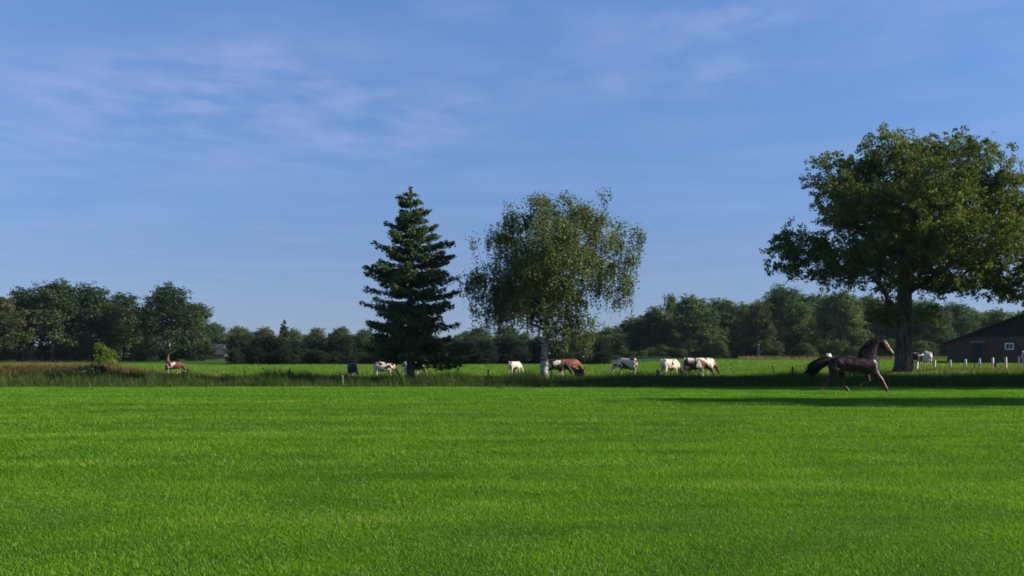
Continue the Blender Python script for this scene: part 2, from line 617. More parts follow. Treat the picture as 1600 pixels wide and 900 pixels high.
# tufts of the same rough grass spilling over the lawn's edge
nt_ = 210
tx = rng.uniform(-44, 48, nt_); ty = 60.2 - np.abs(rng.normal(0, 1.0, nt_)); ts = rng.uniform(0.10, 0.42, nt_)
ti_ = np.repeat(np.arange(nt_), 45)
n = len(ti_)
x = tx[ti_] + rng.normal(size=n) * ts[ti_] * 1.3; y = ty[ti_] + rng.normal(size=n) * ts[ti_] * 0.8
o = blades('edge_tufts', x, y, 0.05 + ts[ti_] * rng.uniform(0.4, 1.1, n), rng.uniform(0.012, 0.03, n), rng.uniform(0.1, 0.8, n), np.clip(rng.normal(0.55, 0.2, n), 0, 0.95), M_verge)
tag(o, 'tufts of rough grass spilling from the verge onto the lawn', 'long grass', kind='stuff')

# seed stalks and docks standing above the verge
n = 2600
x = rng.uniform(-46, 50, n); y = rng.uniform(61, 68.5, n)
h = rng.uniform(0.5, 0.85, n) * (1 + 0.3 * np.sin(x * 0.7))
o = blades('seed_stalks', x, y, h, rng.uniform(0.012, 0.03, n), rng.uniform(0.05, 0.3, n), np.clip(rng.normal(0.4, 0.2, n), 0, 0.95), M_rust)
tag(o, 'thin brown seed stalks standing up out of the dark verge', 'weeds', kind='stuff')

# pasture beyond
x1, y1 = strip_points(68, 95, 46, 6, 0.50)
x2, y2 = strip_points(95, 175, 14, 8, 0.50)
x = np.concatenate([x1, x2]); y = np.concatenate([y1, y2])
h = np.concatenate([rng.uniform(0.06, 0.17, len(x1)), rng.uniform(0.08, 0.2, len(x2))])
w = np.concatenate([rng.uniform(0.02, 0.045, len(x1)), rng.uniform(0.04, 0.08, len(x2))])
o = blades('pasture_grass', x, y, h, w, rng.uniform(0.1, 0.7, len(x)), np.clip(rng.normal(0.6, 0.17, len(x)), 0, 0.93), M_pasture)
tag(o, 'sunlit green pasture grass where the cows graze', 'grass', kind='stuff')


# dry tan grass in patches
def dry_patch(cx0, cx1, cy0, cy1, n, h0, h1):
    return (rng.uniform(cx0, cx1, n), rng.uniform(cy0, cy1, n), rng.uniform(h0, h1, n))


P = [dry_patch(PX(1395, 79), PX(1640, 79), 77.5, 81.5, 4200, 0.10, 0.34),
     dry_patch(PX(1215, 75), PX(1300, 75), 73, 79, 900, 0.1, 0.3),
     dry_patch(PX(300, 69), PX(480, 69), 68.0, 71, 2600, 0.12, 0.4),
     dry_patch(PX(200, 69), PX(320, 69), 68.2, 75, 2600, 0.2, 0.6),
     dry_patch(PX(480, 70), PX(620, 70), 68.2, 71, 700, 0.12, 0.4),
     dry_patch(PX(-60, 73), PX(200, 73), 71.5, 75.5, 6000, 0.25, 0.85),
     dry_patch(PX(1100, 260), PX(1480, 260), 215, 222, 3000, 0.3, 0.8)]
x = np.concatenate([p[0] for p in P]); y = np.concatenate([p[1] for p in P]); h = np.concatenate([p[2] for p in P])
w = np.where(y > 150, 0.12, 0.028) * rng.uniform(0.6, 1.2, len(x))
o = blades('dry_grass', x, y, h, w, rng.uniform(0.1, 0.5, len(x)), np.clip(rng.normal(0.45, 0.22, len(x)), 0, 0.95), M_dry)
tag(o, 'straw coloured dry grass in patches by the fence posts and bank', 'dry grass', kind='stuff')

# reddish and green weeds on the left bank
n = 7000
x = rng.uniform(PX(-60, 68), PX(235, 68), n); y = rng.uniform(67.2, 73, n)
h = rng.uniform(0.2, 0.7, n)
o = blades('bank_weeds', x, y, h, rng.uniform(0.03, 0.08, n), rng.uniform(0.1, 0.6, n), np.clip(rng.normal(0.45, 0.2, n), 0, 0.95), M_rust)
tag(o, 'reddish brown weeds covering the low bank at the field edge', 'weeds', kind='stuff')


# ------------------------------------------------------------------ trees
def leaf_quads(C, size, up_bias=0.0, aspect=0.6):
    """leaf-shaped quads at centres C"""
    n = len(C)
    a = rng.normal(size=(n, 3)); a[:, 2] *= (1 - 0.5 * up_bias)
    a /= np.linalg.norm(a, axis=1, keepdims=True) + 1e-9
    b = rng.normal(size=(n, 3))
    b = b - (a * b).sum(1, keepdims=True) * a
    b /= np.linalg.norm(b, axis=1, keepdims=True) + 1e-9
    s = np.asarray(size)[:, None] if np.ndim(size) else np.full((n, 1), size)
    V = np.empty((n, 4, 3))
    V[:, 0] = C - a * s * 0.5
    V[:, 1] = C + b * s * aspect * 0.5 - a * s * 0.05
    V[:, 2] = C + a * s * 0.5
    V[:, 3] = C - b * s * aspect * 0.5 - a * s * 0.05
    return V.reshape(-1, 3)


def sample_lobes(lobes, n, inner=0.45):
    L = np.array(lobes, float)
    vol = (L[:, 3] * L[:, 4] * L[:, 5]) ** 0.8
    idx = rng.choice(len(L), n, p=vol / vol.sum())
    d = rng.normal(size=(n, 3)); d /= np.linalg.norm(d, axis=1, keepdims=True)
    r = inner + (1 - inner) * rng.random(n) ** 0.6
    return L[idx, :3] + d * r[:, None] * L[idx, 3:6]


def skeleton(trunk, clumps, attach, step=0.8, w_path=0.35, jit=0.12):
    """grow branches from the trunk chain to every clump; returns nodes, parents, counts"""
    pos = [np.array(p, float) for p in trunk]
    par = [i - 1 for i in range(len(trunk))]
    plen = [0.0]
    for i in range(1, len(trunk)):
        plen.append(plen[-1] + float(np.linalg.norm(pos[i] - pos[i - 1])))
    ok = [i >= attach for i in range(len(trunk))]
    cnt = [0] * len(trunk)
    P = np.zeros((20000, 3)); PL = np.zeros(20000); OK = np.zeros(20000, bool)
    m = len(trunk)
    P[:m] = pos; PL[:m] = plen; OK[:m] = ok
    ax = np.array(trunk[attach])
    order = np.argsort(np.linalg.norm(clumps - ax, axis=1))
    for ci in order:
        c = clumps[ci]
        d = np.linalg.norm(P[:m] - c, axis=1)
        cost = d + w_path * PL[:m] + np.where(P[:m, 2] > c[2] + 0.4, 0.9 * (P[:m, 2] - c[2]), 0)
        cost[~OK[:m]] = 1e9
        j = int(np.argmin(cost))
        k = max(1, int(d[j] / step))
        if m + k >= 19990:
            break
        prev = j
        a = P[j].copy()
        for q in range(1, k + 1):
            t = q / k
            p = a + (c - a) * t
            if q < k:
                p = p + rng.normal(size=3) * jit * step + np.array([0, 0, 0.10 * d[j] * math.sin(math.pi * t) * 0.8])
            P[m] = p
            PL[m] = PL[prev] + np.linalg.norm(P[m] - P[prev])
            OK[m] = True
            par.append(prev); cnt.append(0)
            prev = m
            m += 1
        q = prev
        while q >= 0:
            cnt[q] += 1
            q = par[q]
    return P[:m].copy(), par, cnt


def wood_mesh(P, par, cnt, trunk_r, tip=0.014, power=0.47, rmax=None, min_r=0.0):
    mb = MB()
    nt_ = len(trunk_r)
    m = len(P)
    rad = [tip * max(cnt[i], 1) ** power for i in range(m)]
    for i in range(nt_):
        rad[i] = trunk_r[i]
    if rmax:
        for i in range(nt_, m):
            rad[i] = min(rad[i], rmax)
    kids = [[] for _ in range(m)]
    for i in range(1, m):
        kids[par[i]].append(i)
    started = [(None, 0)]
    while started:
        p0, s = started.pop()
        path = [s]
        cur = s
        while kids[cur]:
            if cur < nt_ - 1:
                nxt = cur + 1
            else:
                nxt = max(kids[cur], key=lambda q: cnt[q])
            for kk in kids[cur]:
                if kk != nxt:
                    started.append((cur, kk))
            path.append(nxt)
            cur = nxt
        pts = [P[i] for i in path]; rr = [rad[i] for i in path]
        if p0 is not None:
            pts = [P[p0]] + pts
            rr = [min(rr[0] * 1.15, rad[p0])] + rr
        if len(pts) >= 2 and max(rr) >= min_r:
            mx = max(rr)
            mb.tube(pts, rr, 14 if mx > 0.25 else (8 if mx > 0.08 else 4), True)
    return mb


def leafy(name, clumps, per, spread, size, tint_mu=0.5, tint_sd=0.2, droop=0.0, flat=0.75, var=0.18, bunch=None):
    n = len(clumps)
    cnts = np.maximum(4, (per * rng.uniform(0.5, 1.5, n)).astype(int))
    idx = np.repeat(np.arange(n), cnts)
    tot = len(idx)
    off = np.clip(rng.normal(size=(tot, 3)), -1.9, 1.9) * spread
    if bunch:                                   # leaves gather in bunches at the twig ends
        nb_, sd_ = bunch
        bc = np.clip(rng.normal(size=(n, nb_, 3)), -1.9, 1.9) * spread
        off = bc[idx, rng.integers(0, nb_, tot)] + np.clip(rng.normal(size=(tot, 3)), -2, 2) * sd_
    off[:, 2] *= flat
    sp = rng.uniform(0.7, 1.3, n)[idx][:, None]
    off *= sp
    C = clumps[idx] + off
    if droop > 0:
        # hanging strands
        ns = 7
        sid = rng.integers(0, ns, tot)
        key = rng.normal(size=(n, ns, 2)) * spread * 0.9
        ln = rng.uniform(0.25, 1.0, (n, ns)) * droop
        t = rng.random(tot)
        hang = rng.random(tot) < 0.62
        so_ = key[idx, sid]
        C2 = clumps[idx].copy()
        C2[:, :2] += so_ + rng.normal(size=(tot, 2)) * 0.05
        C2[:, 2] -= t * ln[idx, sid]
        C = np.where(hang[:, None], C2, C)
    ct = rng.normal(0, var, n)[idx]
    tint = np.clip(rng.normal(tint_mu, tint_sd, tot) + ct, 0, 1)
    V = leaf_quads(C, size * rng.uniform(0.65, 1.35, tot), 0.3)
    return np_mesh(name, V, 4, tint)


def lobes_px(lst, Y, base, depth=1.0):
    """outline lobes read off the photo -> ellipsoids at their own distance, local to the tree's base"""
    k = F / Y
    out = []
    for q in lst:
        px, py, rx, rz = q[:4]
        dy = q[4] if len(q) > 4 else 0.0
        ry = (q[5] if len(q) > 5 else rx / k) * depth
        out.append((PX(px, Y) - base.x, dy, PZ(py, Y) - base.z, rx / k, ry, rz / k))
    return out


# --- the big oak
YO = 77.0
b = on_ground(1412, YO, -0.05)
oak = empty('oak_tree', b)
tag(oak, 'huge spreading oak with thick dark trunk standing by the white fence posts', 'tree')
lob = lobes_px([(1385, 258, 52, 48), (1562, 300, 44, 44, -1), (1605, 318, 40, 44, 1), (1345, 285, 46, 38, 1), (1312, 335, 40, 30, -1), (1420, 240, 50, 34), (1500, 250, 50, 36, -1), (1380, 222, 16, 16), (1465, 262, 70, 50), (1530, 268, 45, 48), (1300, 285, 48, 42), (1290, 250, 16, 14), (1345, 325, 70, 52, -2),
                (1450, 335, 95, 70), (1545, 340, 62, 62), (1595, 335, 45, 48, 2), (1255, 388, 46, 36), (1222, 385, 24, 28), (1300, 408, 66, 32, 1),
                (1236, 420, 30, 18), (1400, 400, 95, 45, -2, 3.2), (1500, 405, 90, 48, 2, 3.2), (1575, 415, 60, 48), (1345, 428, 50, 20), (1610, 440, 45, 34),
                (1560, 452, 40, 16, -1), (1640, 380, 50, 60), (1665, 430, 50, 40), (1420, 330, 80, 70, -4, 3), (1440, 330, 90, 75, 4, 3),
                (1480, 385, 80, 45, -4, 2.8), (1360, 385, 70, 40, 4, 2.8), *[(1392, 482, 26, 22, 0.4, 1.2)] * 2, (1400, 440, 60, 18, 0, 2.5), (1490, 448, 60, 18, 0, 2.5), (1438, 488, 22, 14, -0.5, 1.0), (1385, 500, 18, 12, -0.6, .8)], YO, b)
cl = sample_lobes(lob, 1200, 0.40)
trunk = [(0, 0, 0), (0.02, 0, 0.5), (0.0, 0, 1.2), (-0.02, 0.0, 2.2), (0.0, 0.05, 3.4), (0.05, 0.05, 4.6), (0.1, 0.1, 5.6), (0.25, 0.1, 6.8), (0.35, 0.0, 8.0), (0.3, 0, 9.6), (0.6, 0.1, 11.5)]
tr = [0.86, 0.68, 0.59, 0.55, 0.53, 0.51, 0.50, 0.42, 0.34, 0.25, 0.16]
Pn, par, cnt = skeleton(trunk, cl, 5, 0.9, 0.30)
wood_mesh(Pn, par, cnt, tr, 0.014, 0.46, 0.26).build('trunk', M_bark, oak, True)
oak_crown = leafy('crown', cl, 170, 0.42, 0.18, 0.5, 0.17, var=0.22, bunch=(9, 0.13))
link_mesh('crown', oak_crown, M_oak_leaf, oak)
oak_trunk_mesh = oak.children[0].data

# --- the birch
YB = 66.8
b = on_ground(850, YB, -0.05)
birch = empty('birch_tree', b)
tag(birch, 'birch with white trunk and loose drooping olive crown at the ditch', 'tree')
lob = lobes_px([(838, 318, 24, 20), (880, 322, 50, 20), (925, 335, 40, 18), (990, 345, 14, 12), (855, 365, 92, 42), (945, 365, 46, 36), (785, 380, 36, 38), (800, 330, 22, 20), (870, 425, 105, 50),
                (762, 438, 36, 34), (972, 400, 26, 36), (992, 372, 14, 22), (985, 425, 12, 34), (735, 440, 20, 28), (955, 440, 34, 34), (805, 450, 56, 38), (850, 462, 66, 38), (820, 470, 70, 34), (775, 478, 40, 26), (880, 490, 56, 30), (965, 455, 16, 26),
                (872, 522, 24, 16), (905, 505, 32, 22), (860, 400, 70, 55, -3.0, 1.6), (870, 400, 80, 55, 3.0, 1.6)], YB, b)
lob = [(q[0], q[1], q[2], q[3] * 0.86, q[4] * 0.86, q[5] * 0.86) for q in lob]
cl = sample_lobes(lob, 520, 0.45)
cl = np.concatenate([cl, cl[rng.integers(0, len(cl), 60)] + rng.normal(size=(60, 3)) * np.array([0.7, 0.7, 0.5])])
trunk = [(0, 0, 0), (0.0, 0, 0.6), (0.03, 0, 1.5), (0.06, 0, 2.4), (0.12, 0, 3.2), (0.2, 0.0, 4.2), (0.3, 0.1, 5.4), (0.25, 0.1, 6.8), (0.1, 0.05, 8.4), (-0.1, 0, 10)]
tr = [0.33, 0.26, 0.225, 0.21, 0.19, 0.15, 0.12, 0.09, 0.07, 0.04]
Pn, par, cnt = skeleton(trunk, cl, 3, 0.7, 0.30)
wood_mesh(Pn, par, cnt, tr, 0.009, 0.48, 0.15).build('trunk', M_birch_bark, birch, True)
link_mesh('crown', leafy('crown', cl, 170, 0.28, 0.13, 0.5, 0.22, droop=1.5), M_birch_leaf, birch)


# --- the spruce
def spruce(base, height, prof_l, prof_r, trunk_r, z_low, whorl=0.34, nb=8, needle=0.2, dens=26, name='spruce_tree'):
    """prof_* : list of (height, reach)"""
    root = empty(name, base)
    mb = MB()
    mb.tube([(0.03 * math.sin(i * 1.3), 0.03 * math.cos(i * 1.9), height * i / 12) for i in range(13)], [max(0.015, trunk_r * (1 - i / 12.3)) for i in range(13)], 10)
    C, S = [], []
    z = z_low
    hl, rl = zip(*prof_l); hr, rr_ = zip(*prof_r)
    ph = rng.uniform(0, 6.28, 4)
    while z < height - 0.25:
        n = nb if z < height * 0.8 else nb - 2
        a0 = rng.uniform(0, 6.28)
        for i in range(n):
            a = a0 + 2 * math.pi * i / n + rng.normal() * 0.3
            z0 = z + rng.normal() * whorl * 1.0
            fl = float(np.interp(z0, hl, rl)); fr = float(np.interp(z0, hr, rr_))
            c = (math.cos(a) + 1) / 2
            lump = 1 + 0.17 * math.sin(z0 * 1.9 / height * 12.7 + 2 * a + ph[0]) + 0.12 * math.sin(z0 * 4.1 / height * 12.7 - a + ph[1])
            reach = (fl * (1 - c) + fr * c) * min(1.12, rng.uniform(0.55, 1.10) * lump)
            if rng.random() < 0.12:
                reach *= 0.4
            if reach < 0.15 or z0 > height - 0.2:
                continue
            lowness = 1 - z / height
            pts = []
            for q in range(7):
                t = q / 6
                zz = z0 + reach * (0.10 - 0.34 * lowness) * t + reach * 0.16 * t ** 2.5 - 0.10 * lowness * math.sin(math.pi * t)
                pts.append(Vector((math.cos(a) * reach * t, math.sin(a) * reach * t, max(zz, z_low * 0.55))))
            mb.tube(pts, [max(0.006, 0.035 * (1 - q / 6.3) * min(1, reach / 2)) for q in range(7)], 4)
            # side twigs with hanging needle sprays
            m = int(dens * reach) + 8
            t = rng.uniform(0.12, 1.0, m) ** 0.85
            pa = np.array([tuple(p) for p in pts])
            bx = np.stack([np.interp(t, np.linspace(0, 1, 7), pa[:, j]) for j in range(3)], -1)
            side = rng.choice([-1, 1], m) * rng.random(m) * (0.16 + 0.40 * reach * (1 - t) * 0.55 + 0.1)
            ex = np.array([-math.sin(a), math.cos(a), 0]); fw = np.array([math.cos(a), math.sin(a), 0])
            tip = bx + ex * side[:, None] + fw * np.abs(side)[:, None] * 0.55
            tip[:, 2] -= np.abs(side) * 0.25
            # 3 needle sprays along each twig
            for u in (0.35, 0.7, 1.0):
                cc = bx + (tip - bx) * u + rng.normal(size=(m, 3)) * 0.045
                cc[:, 2] -= rng.random(m) ** 1.5 * 0.17 * (0.6 + lowness) * min(1.0, reach)
                C.append(cc)
        z += whorl * rng.uniform(0.8, 1.2)
    top = np.stack([rng.normal(size=60) * 0.05, rng.normal(size=60) * 0.05, height - rng.random(60) * 0.7], -1)
    C.append(top)
    C = np.concatenate(C)
    C[:, 2] = np.maximum(C[:, 2], z_low * 0.35)
    V = leaf_quads(C, needle * rng.uniform(0.6, 1.4, len(C)), 0.6, 0.38)
    mb.build('trunk', M_bark, root, True)
    link_mesh('crown', np_mesh('crown', V, 4, np.clip(rng.normal(0.42, 0.22, len(C)), 0, 1)), M_spruce_leaf, root)
    return root


YS = 66.8
kS = F / YS
b = on_ground(641, YS, -0.05)


def hz_(py):
    return PZ(py, YS) - b.z


pl = [(hz_(575), 1.2), (hz_(550), 2.7), (hz_(525), 3.2), (hz_(500), 2.7), (hz_(480), 3.0), (hz_(455), 3.2), (hz_(430), 2.7), (hz_(400), 2.3), (hz_(375), 2.1), (hz_(350), 1.3), (hz_(320), 0.95), (hz_(292), 0.1)]
pr = [(hz_(575), 3.2), (hz_(550), 3.9), (hz_(525), 3.7), (hz_(500), 2.8), (hz_(480), 2.7), (hz_(455), 3.0), (hz_(430), 2.8), (hz_(400), 2.4), (hz_(380), 2.5), (hz_(350), 1.6), (hz_(320), 1.0), (hz_(292), 0.1)]
sp = spruce(b, hz_(292), pl, pr, 0.27, 1.75, whorl=0.32, needle=0.22, dens=33)
tag(sp, 'dark green spruce with ragged conical crown beside the birch', 'tree')


# --- far broadleaf trees: a few crowns, copied
def far_variant(hgt, wid, n_cl, per, size, spread, base_frac=0.2, nl=11):
    """returns crown mesh, trunk mesh for a tree hgt tall and wid wide"""
    lobes = [(0, 0, hgt * 0.58, wid * 0.34, wid * 0.34, hgt * 0.30)]
    for i in range(nl):
        a = 2 * math.pi * i / nl * 2.4 + rng.normal() * 0.3
        zz = hgt * (base_frac + 0.12 + (0.80 - base_frac) * ((i + 0.5) / nl))
        rr = wid * 0.5 * math.sin(math.pi * min(0.95, 0.30 + 0.62 * (i + 0.5) / nl)) * 0.62
        s = wid * rng.uniform(0.11, 0.25)
        lobes.append((math.cos(a) * rr, math.sin(a) * rr, min(zz, hgt - s * 0.8), s, s, s * 0.8))
    lobes.append((rng.normal() * 0.06 * wid, 0, hgt * 0.88, wid * 0.17, wid * 0.17, hgt * 0.12))
    cl = sample_lobes(lobes, n_cl, 0.45)
    cl = cl + rng.normal(size=cl.shape) * 0.035 * wid
    th = hgt * base_frac
    tr_ = [(0, 0, -0.1), (0.05, 0, th * 0.6), (0.02, 0.05, th * 1.3), (0.0, 0.05, hgt * 0.5), (0.05, 0, hgt * 0.75)]
    rr = [hgt * 0.026, hgt * 0.02, hgt * 0.018, hgt * 0.012, hgt * 0.005]
    P_, pa_, c_ = skeleton(tr_, cl, 2, 1.6, 0.3)
    wm = wood_mesh(P_, pa_, c_, rr, 0.02, 0.45, hgt * 0.012, 0.03).mesh('trunk')
    return leafy('crown', cl, per, spread, size, 0.48, 0.2, var=0.2, bunch=(5, 0.26)), wm


VAR = [far_variant(15, 13, 400, 70, 0.36, 0.62, 0.10, 14), far_variant(15, 11, 340, 70, 0.36, 0.60, 0.06, 12), far_variant(15, 9, 260, 75, 0.36, 0.56, 0.06, 10),
       far_variant(15, 12, 380, 70, 0.36, 0.62, 0.08, 13)]
HV = 15.0
WV = [13, 11, 9, 12]


def far_tree(px, Y, top, wpx, v, label, group, mat=None, name='broadleaf_tree', rz=None, bark=M_bark):
    b = on_ground(px, Y, -0.05)
    r = empty(name, b, rng.uniform(0, 6.28) if rz is None else rz)
    h = PZ(top, Y) - b.z
    sxy = 1.22 * wpx / F * Y / WV[v]
    r.scale = (sxy, sxy, h / HV)
    tag(r, label, 'tree', group)
    cm, wm = VAR[v]
    if mat is None:
        mat = M_left_leaf if group == GL else M_far_leaf
    for nm, me_, mt in (('crown', cm, mat), ('trunk', wm, bark)):
        o = bpy.data.objects.new(nm, me_)
        COL.objects.link(o)
        if not me_.materials:
            me_.materials.append(mt)
        o.material_slots[0].link = 'OBJECT'
        o.material_slots[0].material = mt
        o.parent = r
    return r


GL = 'broadleaf trees at the left edge of the pasture'
far_tree(-8, 205, 462, 90, 1, 'rusty olive tree cut by the left edge of the photo', GL, M_far_olive)
far_tree(38, 216, 452, 70, 2, 'dark tree between the rusty olive tree and the tallest rounded crown', GL)
far_tree(82, 212, 440, 100, 0, 'tallest rounded broadleaf tree of the left group', GL)
far_tree(140, 218, 449, 95, 3, 'wide broadleaf tree directly behind the lime green bush', GL)
far_tree(188, 226, 460, 70, 1, 'lower shoulder of a tree just before the gap in the left group', GL)
far_tree(218, 238, 482, 50, 2, 'small tree filling the dip between two larger left crowns', GL)
far_tree(262, 214, 449, 92, 3, 'broad tree with two pale trunks behind the brown and white heifer', GL)
far_tree(304, 232, 476, 56, 1, 'tree on the right shoulder of the left group', GL)
for px, Y, s in ((254, 209, 0), (271, 210, 1)):
    b = on_ground(px, Y, -0.1)
    mb = MB(); mb.tube([(0, 0, 0), (0.1, 0, 2.5), (0.0, 0, 5.0), (0.3, 0.6, 8)], [0.45, 0.36, 0.3, 0.15], 8)
GB = 'distant trees above the dark shrub belt'
far_tree(334, 322, 505, 46, 1, 'low distant tree right behind the grey roofed house', GB, M_far_leaf)
far_tree(374, 316, 510, 44, 0, 'distant rounded tree between the house and the shrub belt', GB, M_far_leaf)
far_tree(412, 260, 513, 40, 3, 'distant rounded tree left of the pointed conifer', GB, M_far_olive)
far_tree(463, 262, 520, 22, 2, 'small pale tree close to the right of the pointed conifer', GB, M_pale_leaf)
far_tree(495, 270, 513, 34, 2, 'pale green distant tree midway between conifer and spruce', GB, M_far_olive)
far_tree(531, 268, 511, 40, 0, 'distant domed tree just left of the spruce', GB, M_far_leaf)
far_tree(568, 262, 515, 36, 1, 'distant tree half hidden by the spruce branches', GB, M_far_leaf)
far_tree(745, 255, 513, 50, 3, 'distant tree seen between spruce and birch', GB, M_far_leaf)
far_tree(795, 262, 511, 48, 1, 'distant tree under the birch branches, left of its trunk', GB, M_far_leaf)

GW = 'trees along the edge of the wood on the right'
W = [(918, 250, 520, 60, 1, 'low tree at the wood edge right of the birch trunk', M_far_leaf),
     (955, 245, 512, 62, 0, 'low tree behind the white cow with brown patches', M_far_leaf),
     (992, 250, 497, 64, 3, 'sloping shoulder tree where the wood begins to rise', M_far_olive),
     (1024, 252, 480, 52, 2, 'narrow tree with thin top at the rise of the wood', M_far_leaf),
     (1048, 262, 462, 30, 2, 'thin wispy tree poking up above the wood', M_far_leaf),
     (1085, 246, 463, 78, 0, 'rounded tree behind the brown and white cows', M_far_leaf),
     (1132, 250, 468, 62, 1, 'tree just left of the white trunked birch in the wood', M_far_leaf),
     (1185, 232, 474, 50, 2, 'slim wood edge birch with a white trunk', M_far_olive),
     (1222, 250, 450, 80, 3, 'tall rounded tree at the wood edge left of the horse', M_far_leaf),
     (1268, 258, 462, 62, 1, 'tree of the wood just behind the tail of the horse', M_far_leaf),
     (1312, 240, 456, 76, 0, 'broad wood edge tree above the back of the horse', M_far_leaf),
     (1362, 252, 466, 70, 3, 'wood edge tree left of the oak trunk above the horse head', M_far_leaf),
     (1410, 250, 470, 60, 1, 'wood edge tree hidden behind the oak trunk', M_far_leaf),
     (1450, 244, 470, 70, 0, 'wood edge tree right of the oak trunk', M_far_leaf),
     (1497, 262, 476, 62, 3, 'tree of the wood standing behind the left end of the barn', M_far_leaf),
     (1545, 285, 487, 60, 1, 'distant tree over the slope of the barn roof', M_far_leaf),
     (1600, 290, 488, 60, 0, 'distant tree behind the barn ridge', M_far_leaf)]
for px, Y, top, wpx, v, lab, mt in W:
    far_tree(px, Y, top, wpx, v, lab, GW, mt, bark=M_birch_bark if 'white trunk' in lab and 'birch with' in lab else M_bark)

# far conifer above the belt
kf = F / 255.0
b = on_ground(444, 255, -0.05)
hc = PZ(500, 255) - b.z
cf = spruce(b, hc, [(0, 2.6), (hc * 0.4, 2.4), (hc * 0.8, 1.0), (hc, 0.1)], [(0, 2.6), (hc * 0.4, 2.4), (hc * 0.8, 1.0), (hc, 0.1)], 0.2, 0.8, 0.5, 7, 0.5, 9, 'conifer_tree')
cf.children[1].data.materials[0] = M_far_conifer
tag(cf, 'pointed conifer rising above the dark shrub belt', 'tree', GB)


# belts and the inside of the wood: each one mass nobody could count
def mass(name, trees, mat, label):
    V, T = [], []
    for px, Y, top, wpx, v in trees:
        x = PX(px, Y); gz = float(ground_z(x, Y))
        h = PZ(top, Y) - gz
        me_ = VAR[v][0]
        n = len(me_.vertices)
        co = np.empty(n * 3, np.float32); me_.vertices.foreach_get('co', co)
        co = co.reshape(-1, 3).copy()
        ti = np.empty(n // 4, np.float32); me_.attributes['tint'].data.foreach_get('value', ti)
        a = rng.uniform(0, 6.28)
        s = wpx / F * Y / WV[v]
        c, sn = math.cos(a), math.sin(a)
        # squash the clear trunk so the foliage reaches the ground
        zz = (co[:, 2] - 2.6) / (HV - 2.6) * h
        co = np.stack([(co[:, 0] * c - co[:, 1] * sn) * s + x, (co[:, 0] * sn + co[:, 1] * c) * s + Y, np.maximum(zz, 0.05) + gz], -1)
        V.append(co); T.append(ti)
    me_ = np_mesh(name, np.concatenate(V), 4, np.concatenate(T))
    o = link_mesh(name, me_, mat)
    tag(o, label, 'woodland', kind='stuff')
    return o


belt = []
for i, px in enumerate(np.arange(372, 950, 10.0)):
    Y = 172 + rng.normal() * 3
    t = 528 if px < 560 else 530
    t += 3.5 * math.sin(px * 0.045) + 2.0 * math.sin(px * 0.13 + 1)
    belt.append((px + rng.normal() * 4, Y, t + rng.normal() * 2.0 + (6 if 455 < px < 480 else 0), rng.uniform(34, 50), int(rng.integers(0, 4))))
    belt.append((px + rng.normal() * 4, Y - 5, 552 + rng.normal() * 4, rng.uniform(26, 38), int(rng.integers(0, 4))))
mass('shrub_belt', belt, M_hedge_leaf, 'long dark belt of shrubs closing the pasture behind the spruce and birch')
inside = []
for i, px in enumerate(np.arange(905, 1640, 15.0)):
    top = float(np.interp(px, [905, 950, 1000, 1040, 1090, 1180, 1230, 1330, 1440, 1500, 1640], [530, 522, 503, 488, 475, 476, 462, 464, 476, 486, 496]))
    inside.append((px, 268 + rng.normal() * 5, top + rng.normal() * 3, rng.uniform(40, 56), i % 4))
    inside.append((px + 9, 238 + rng.normal() * 4, 545 + rng.normal() * 7 - (6 if px > 1050 else 0), rng.uniform(24, 36), (i + 2) % 4))
mass('wood_undergrowth', inside, M_far_leaf, 'dense green mass of the wood between and under its front trees')
under = []
for i, px in enumerate(np.arange(-40, 330, 11.0)):
    under.append((px, 236 + rng.normal() * 4, 538 + rng.normal() * 8, rng.uniform(26, 36), i % 4))
mass('tree_undergrowth', under, M_hedge_leaf, 'dark bushes under the broadleaf trees on the left')
back = []
for i, px in enumerate(np.arange(300, 960, 20.0)):
    back.append((px, 330 + rng.normal() * 6, 524 + rng.normal() * 4, rng.uniform(30, 44), i % 4))
mass('distant_treeline', back, M_far_leaf, 'faint line of far trees beyond the shrub belt')


# off to the right stand two more oaks whose shade crosses the lawn
def shade_oak(x, y, s, label):
    r = empty('oak_tree', (x, y, float(ground_z(x, y)) - 0.05), rng.uniform(0, 6.28))
    r.scale = (s, s, s)
    tag(r, label, 'tree', 'oaks along the ditch')
    for nm, me_ in (('crown', oak_crown), ('trunk', oak_trunk_mesh)):
        o = bpy.data.objects.new(nm, me_); COL.objects.link(o); o.parent = r
    return r


oak['group'] = 'oaks along the ditch'
shade_oak(46, 61.5, 1.25, 'tall oak outside the picture on the right, shading the lawn edge')
shade_oak(66, 59, 1.0, 'farther oak of the row, outside the picture on the right')
pop = far_tree(800 + 40 / 41 * F, 41, -30, 330, 3, 'slim tree outside the picture whose thin shadow crosses the lawn', 'oaks along the ditch')

# ------------------------------------------------------------------ bushes
def bush(name, px, Y, lob, n, per, size, spread, mat, label, stems=4):
    b = on_ground(px, Y, -0.03)
    r = empty(name, b)
    tag(r, label, 'bush')
    lb = lobes_px(lob, Y, b)
    cl = sample_lobes(lb, n, 0.3)
    cl[:, 2] = np.maximum(cl[:, 2], 0.1)
    P_, pa_, c_ = skeleton([(0, 0, 0), (0.02, 0, 0.3), (0, 0.03, 0.7)], cl, 0, 0.3, 0.3)
    wood_mesh(P_, pa_, c_, [0.05, 0.04, 0.03], 0.006, 0.45).build('stems', M_bark, r, True)
    link_mesh('foliage', leafy('foliage', cl, per, spread, size, 0.5, 0.22), mat, r)
    return r


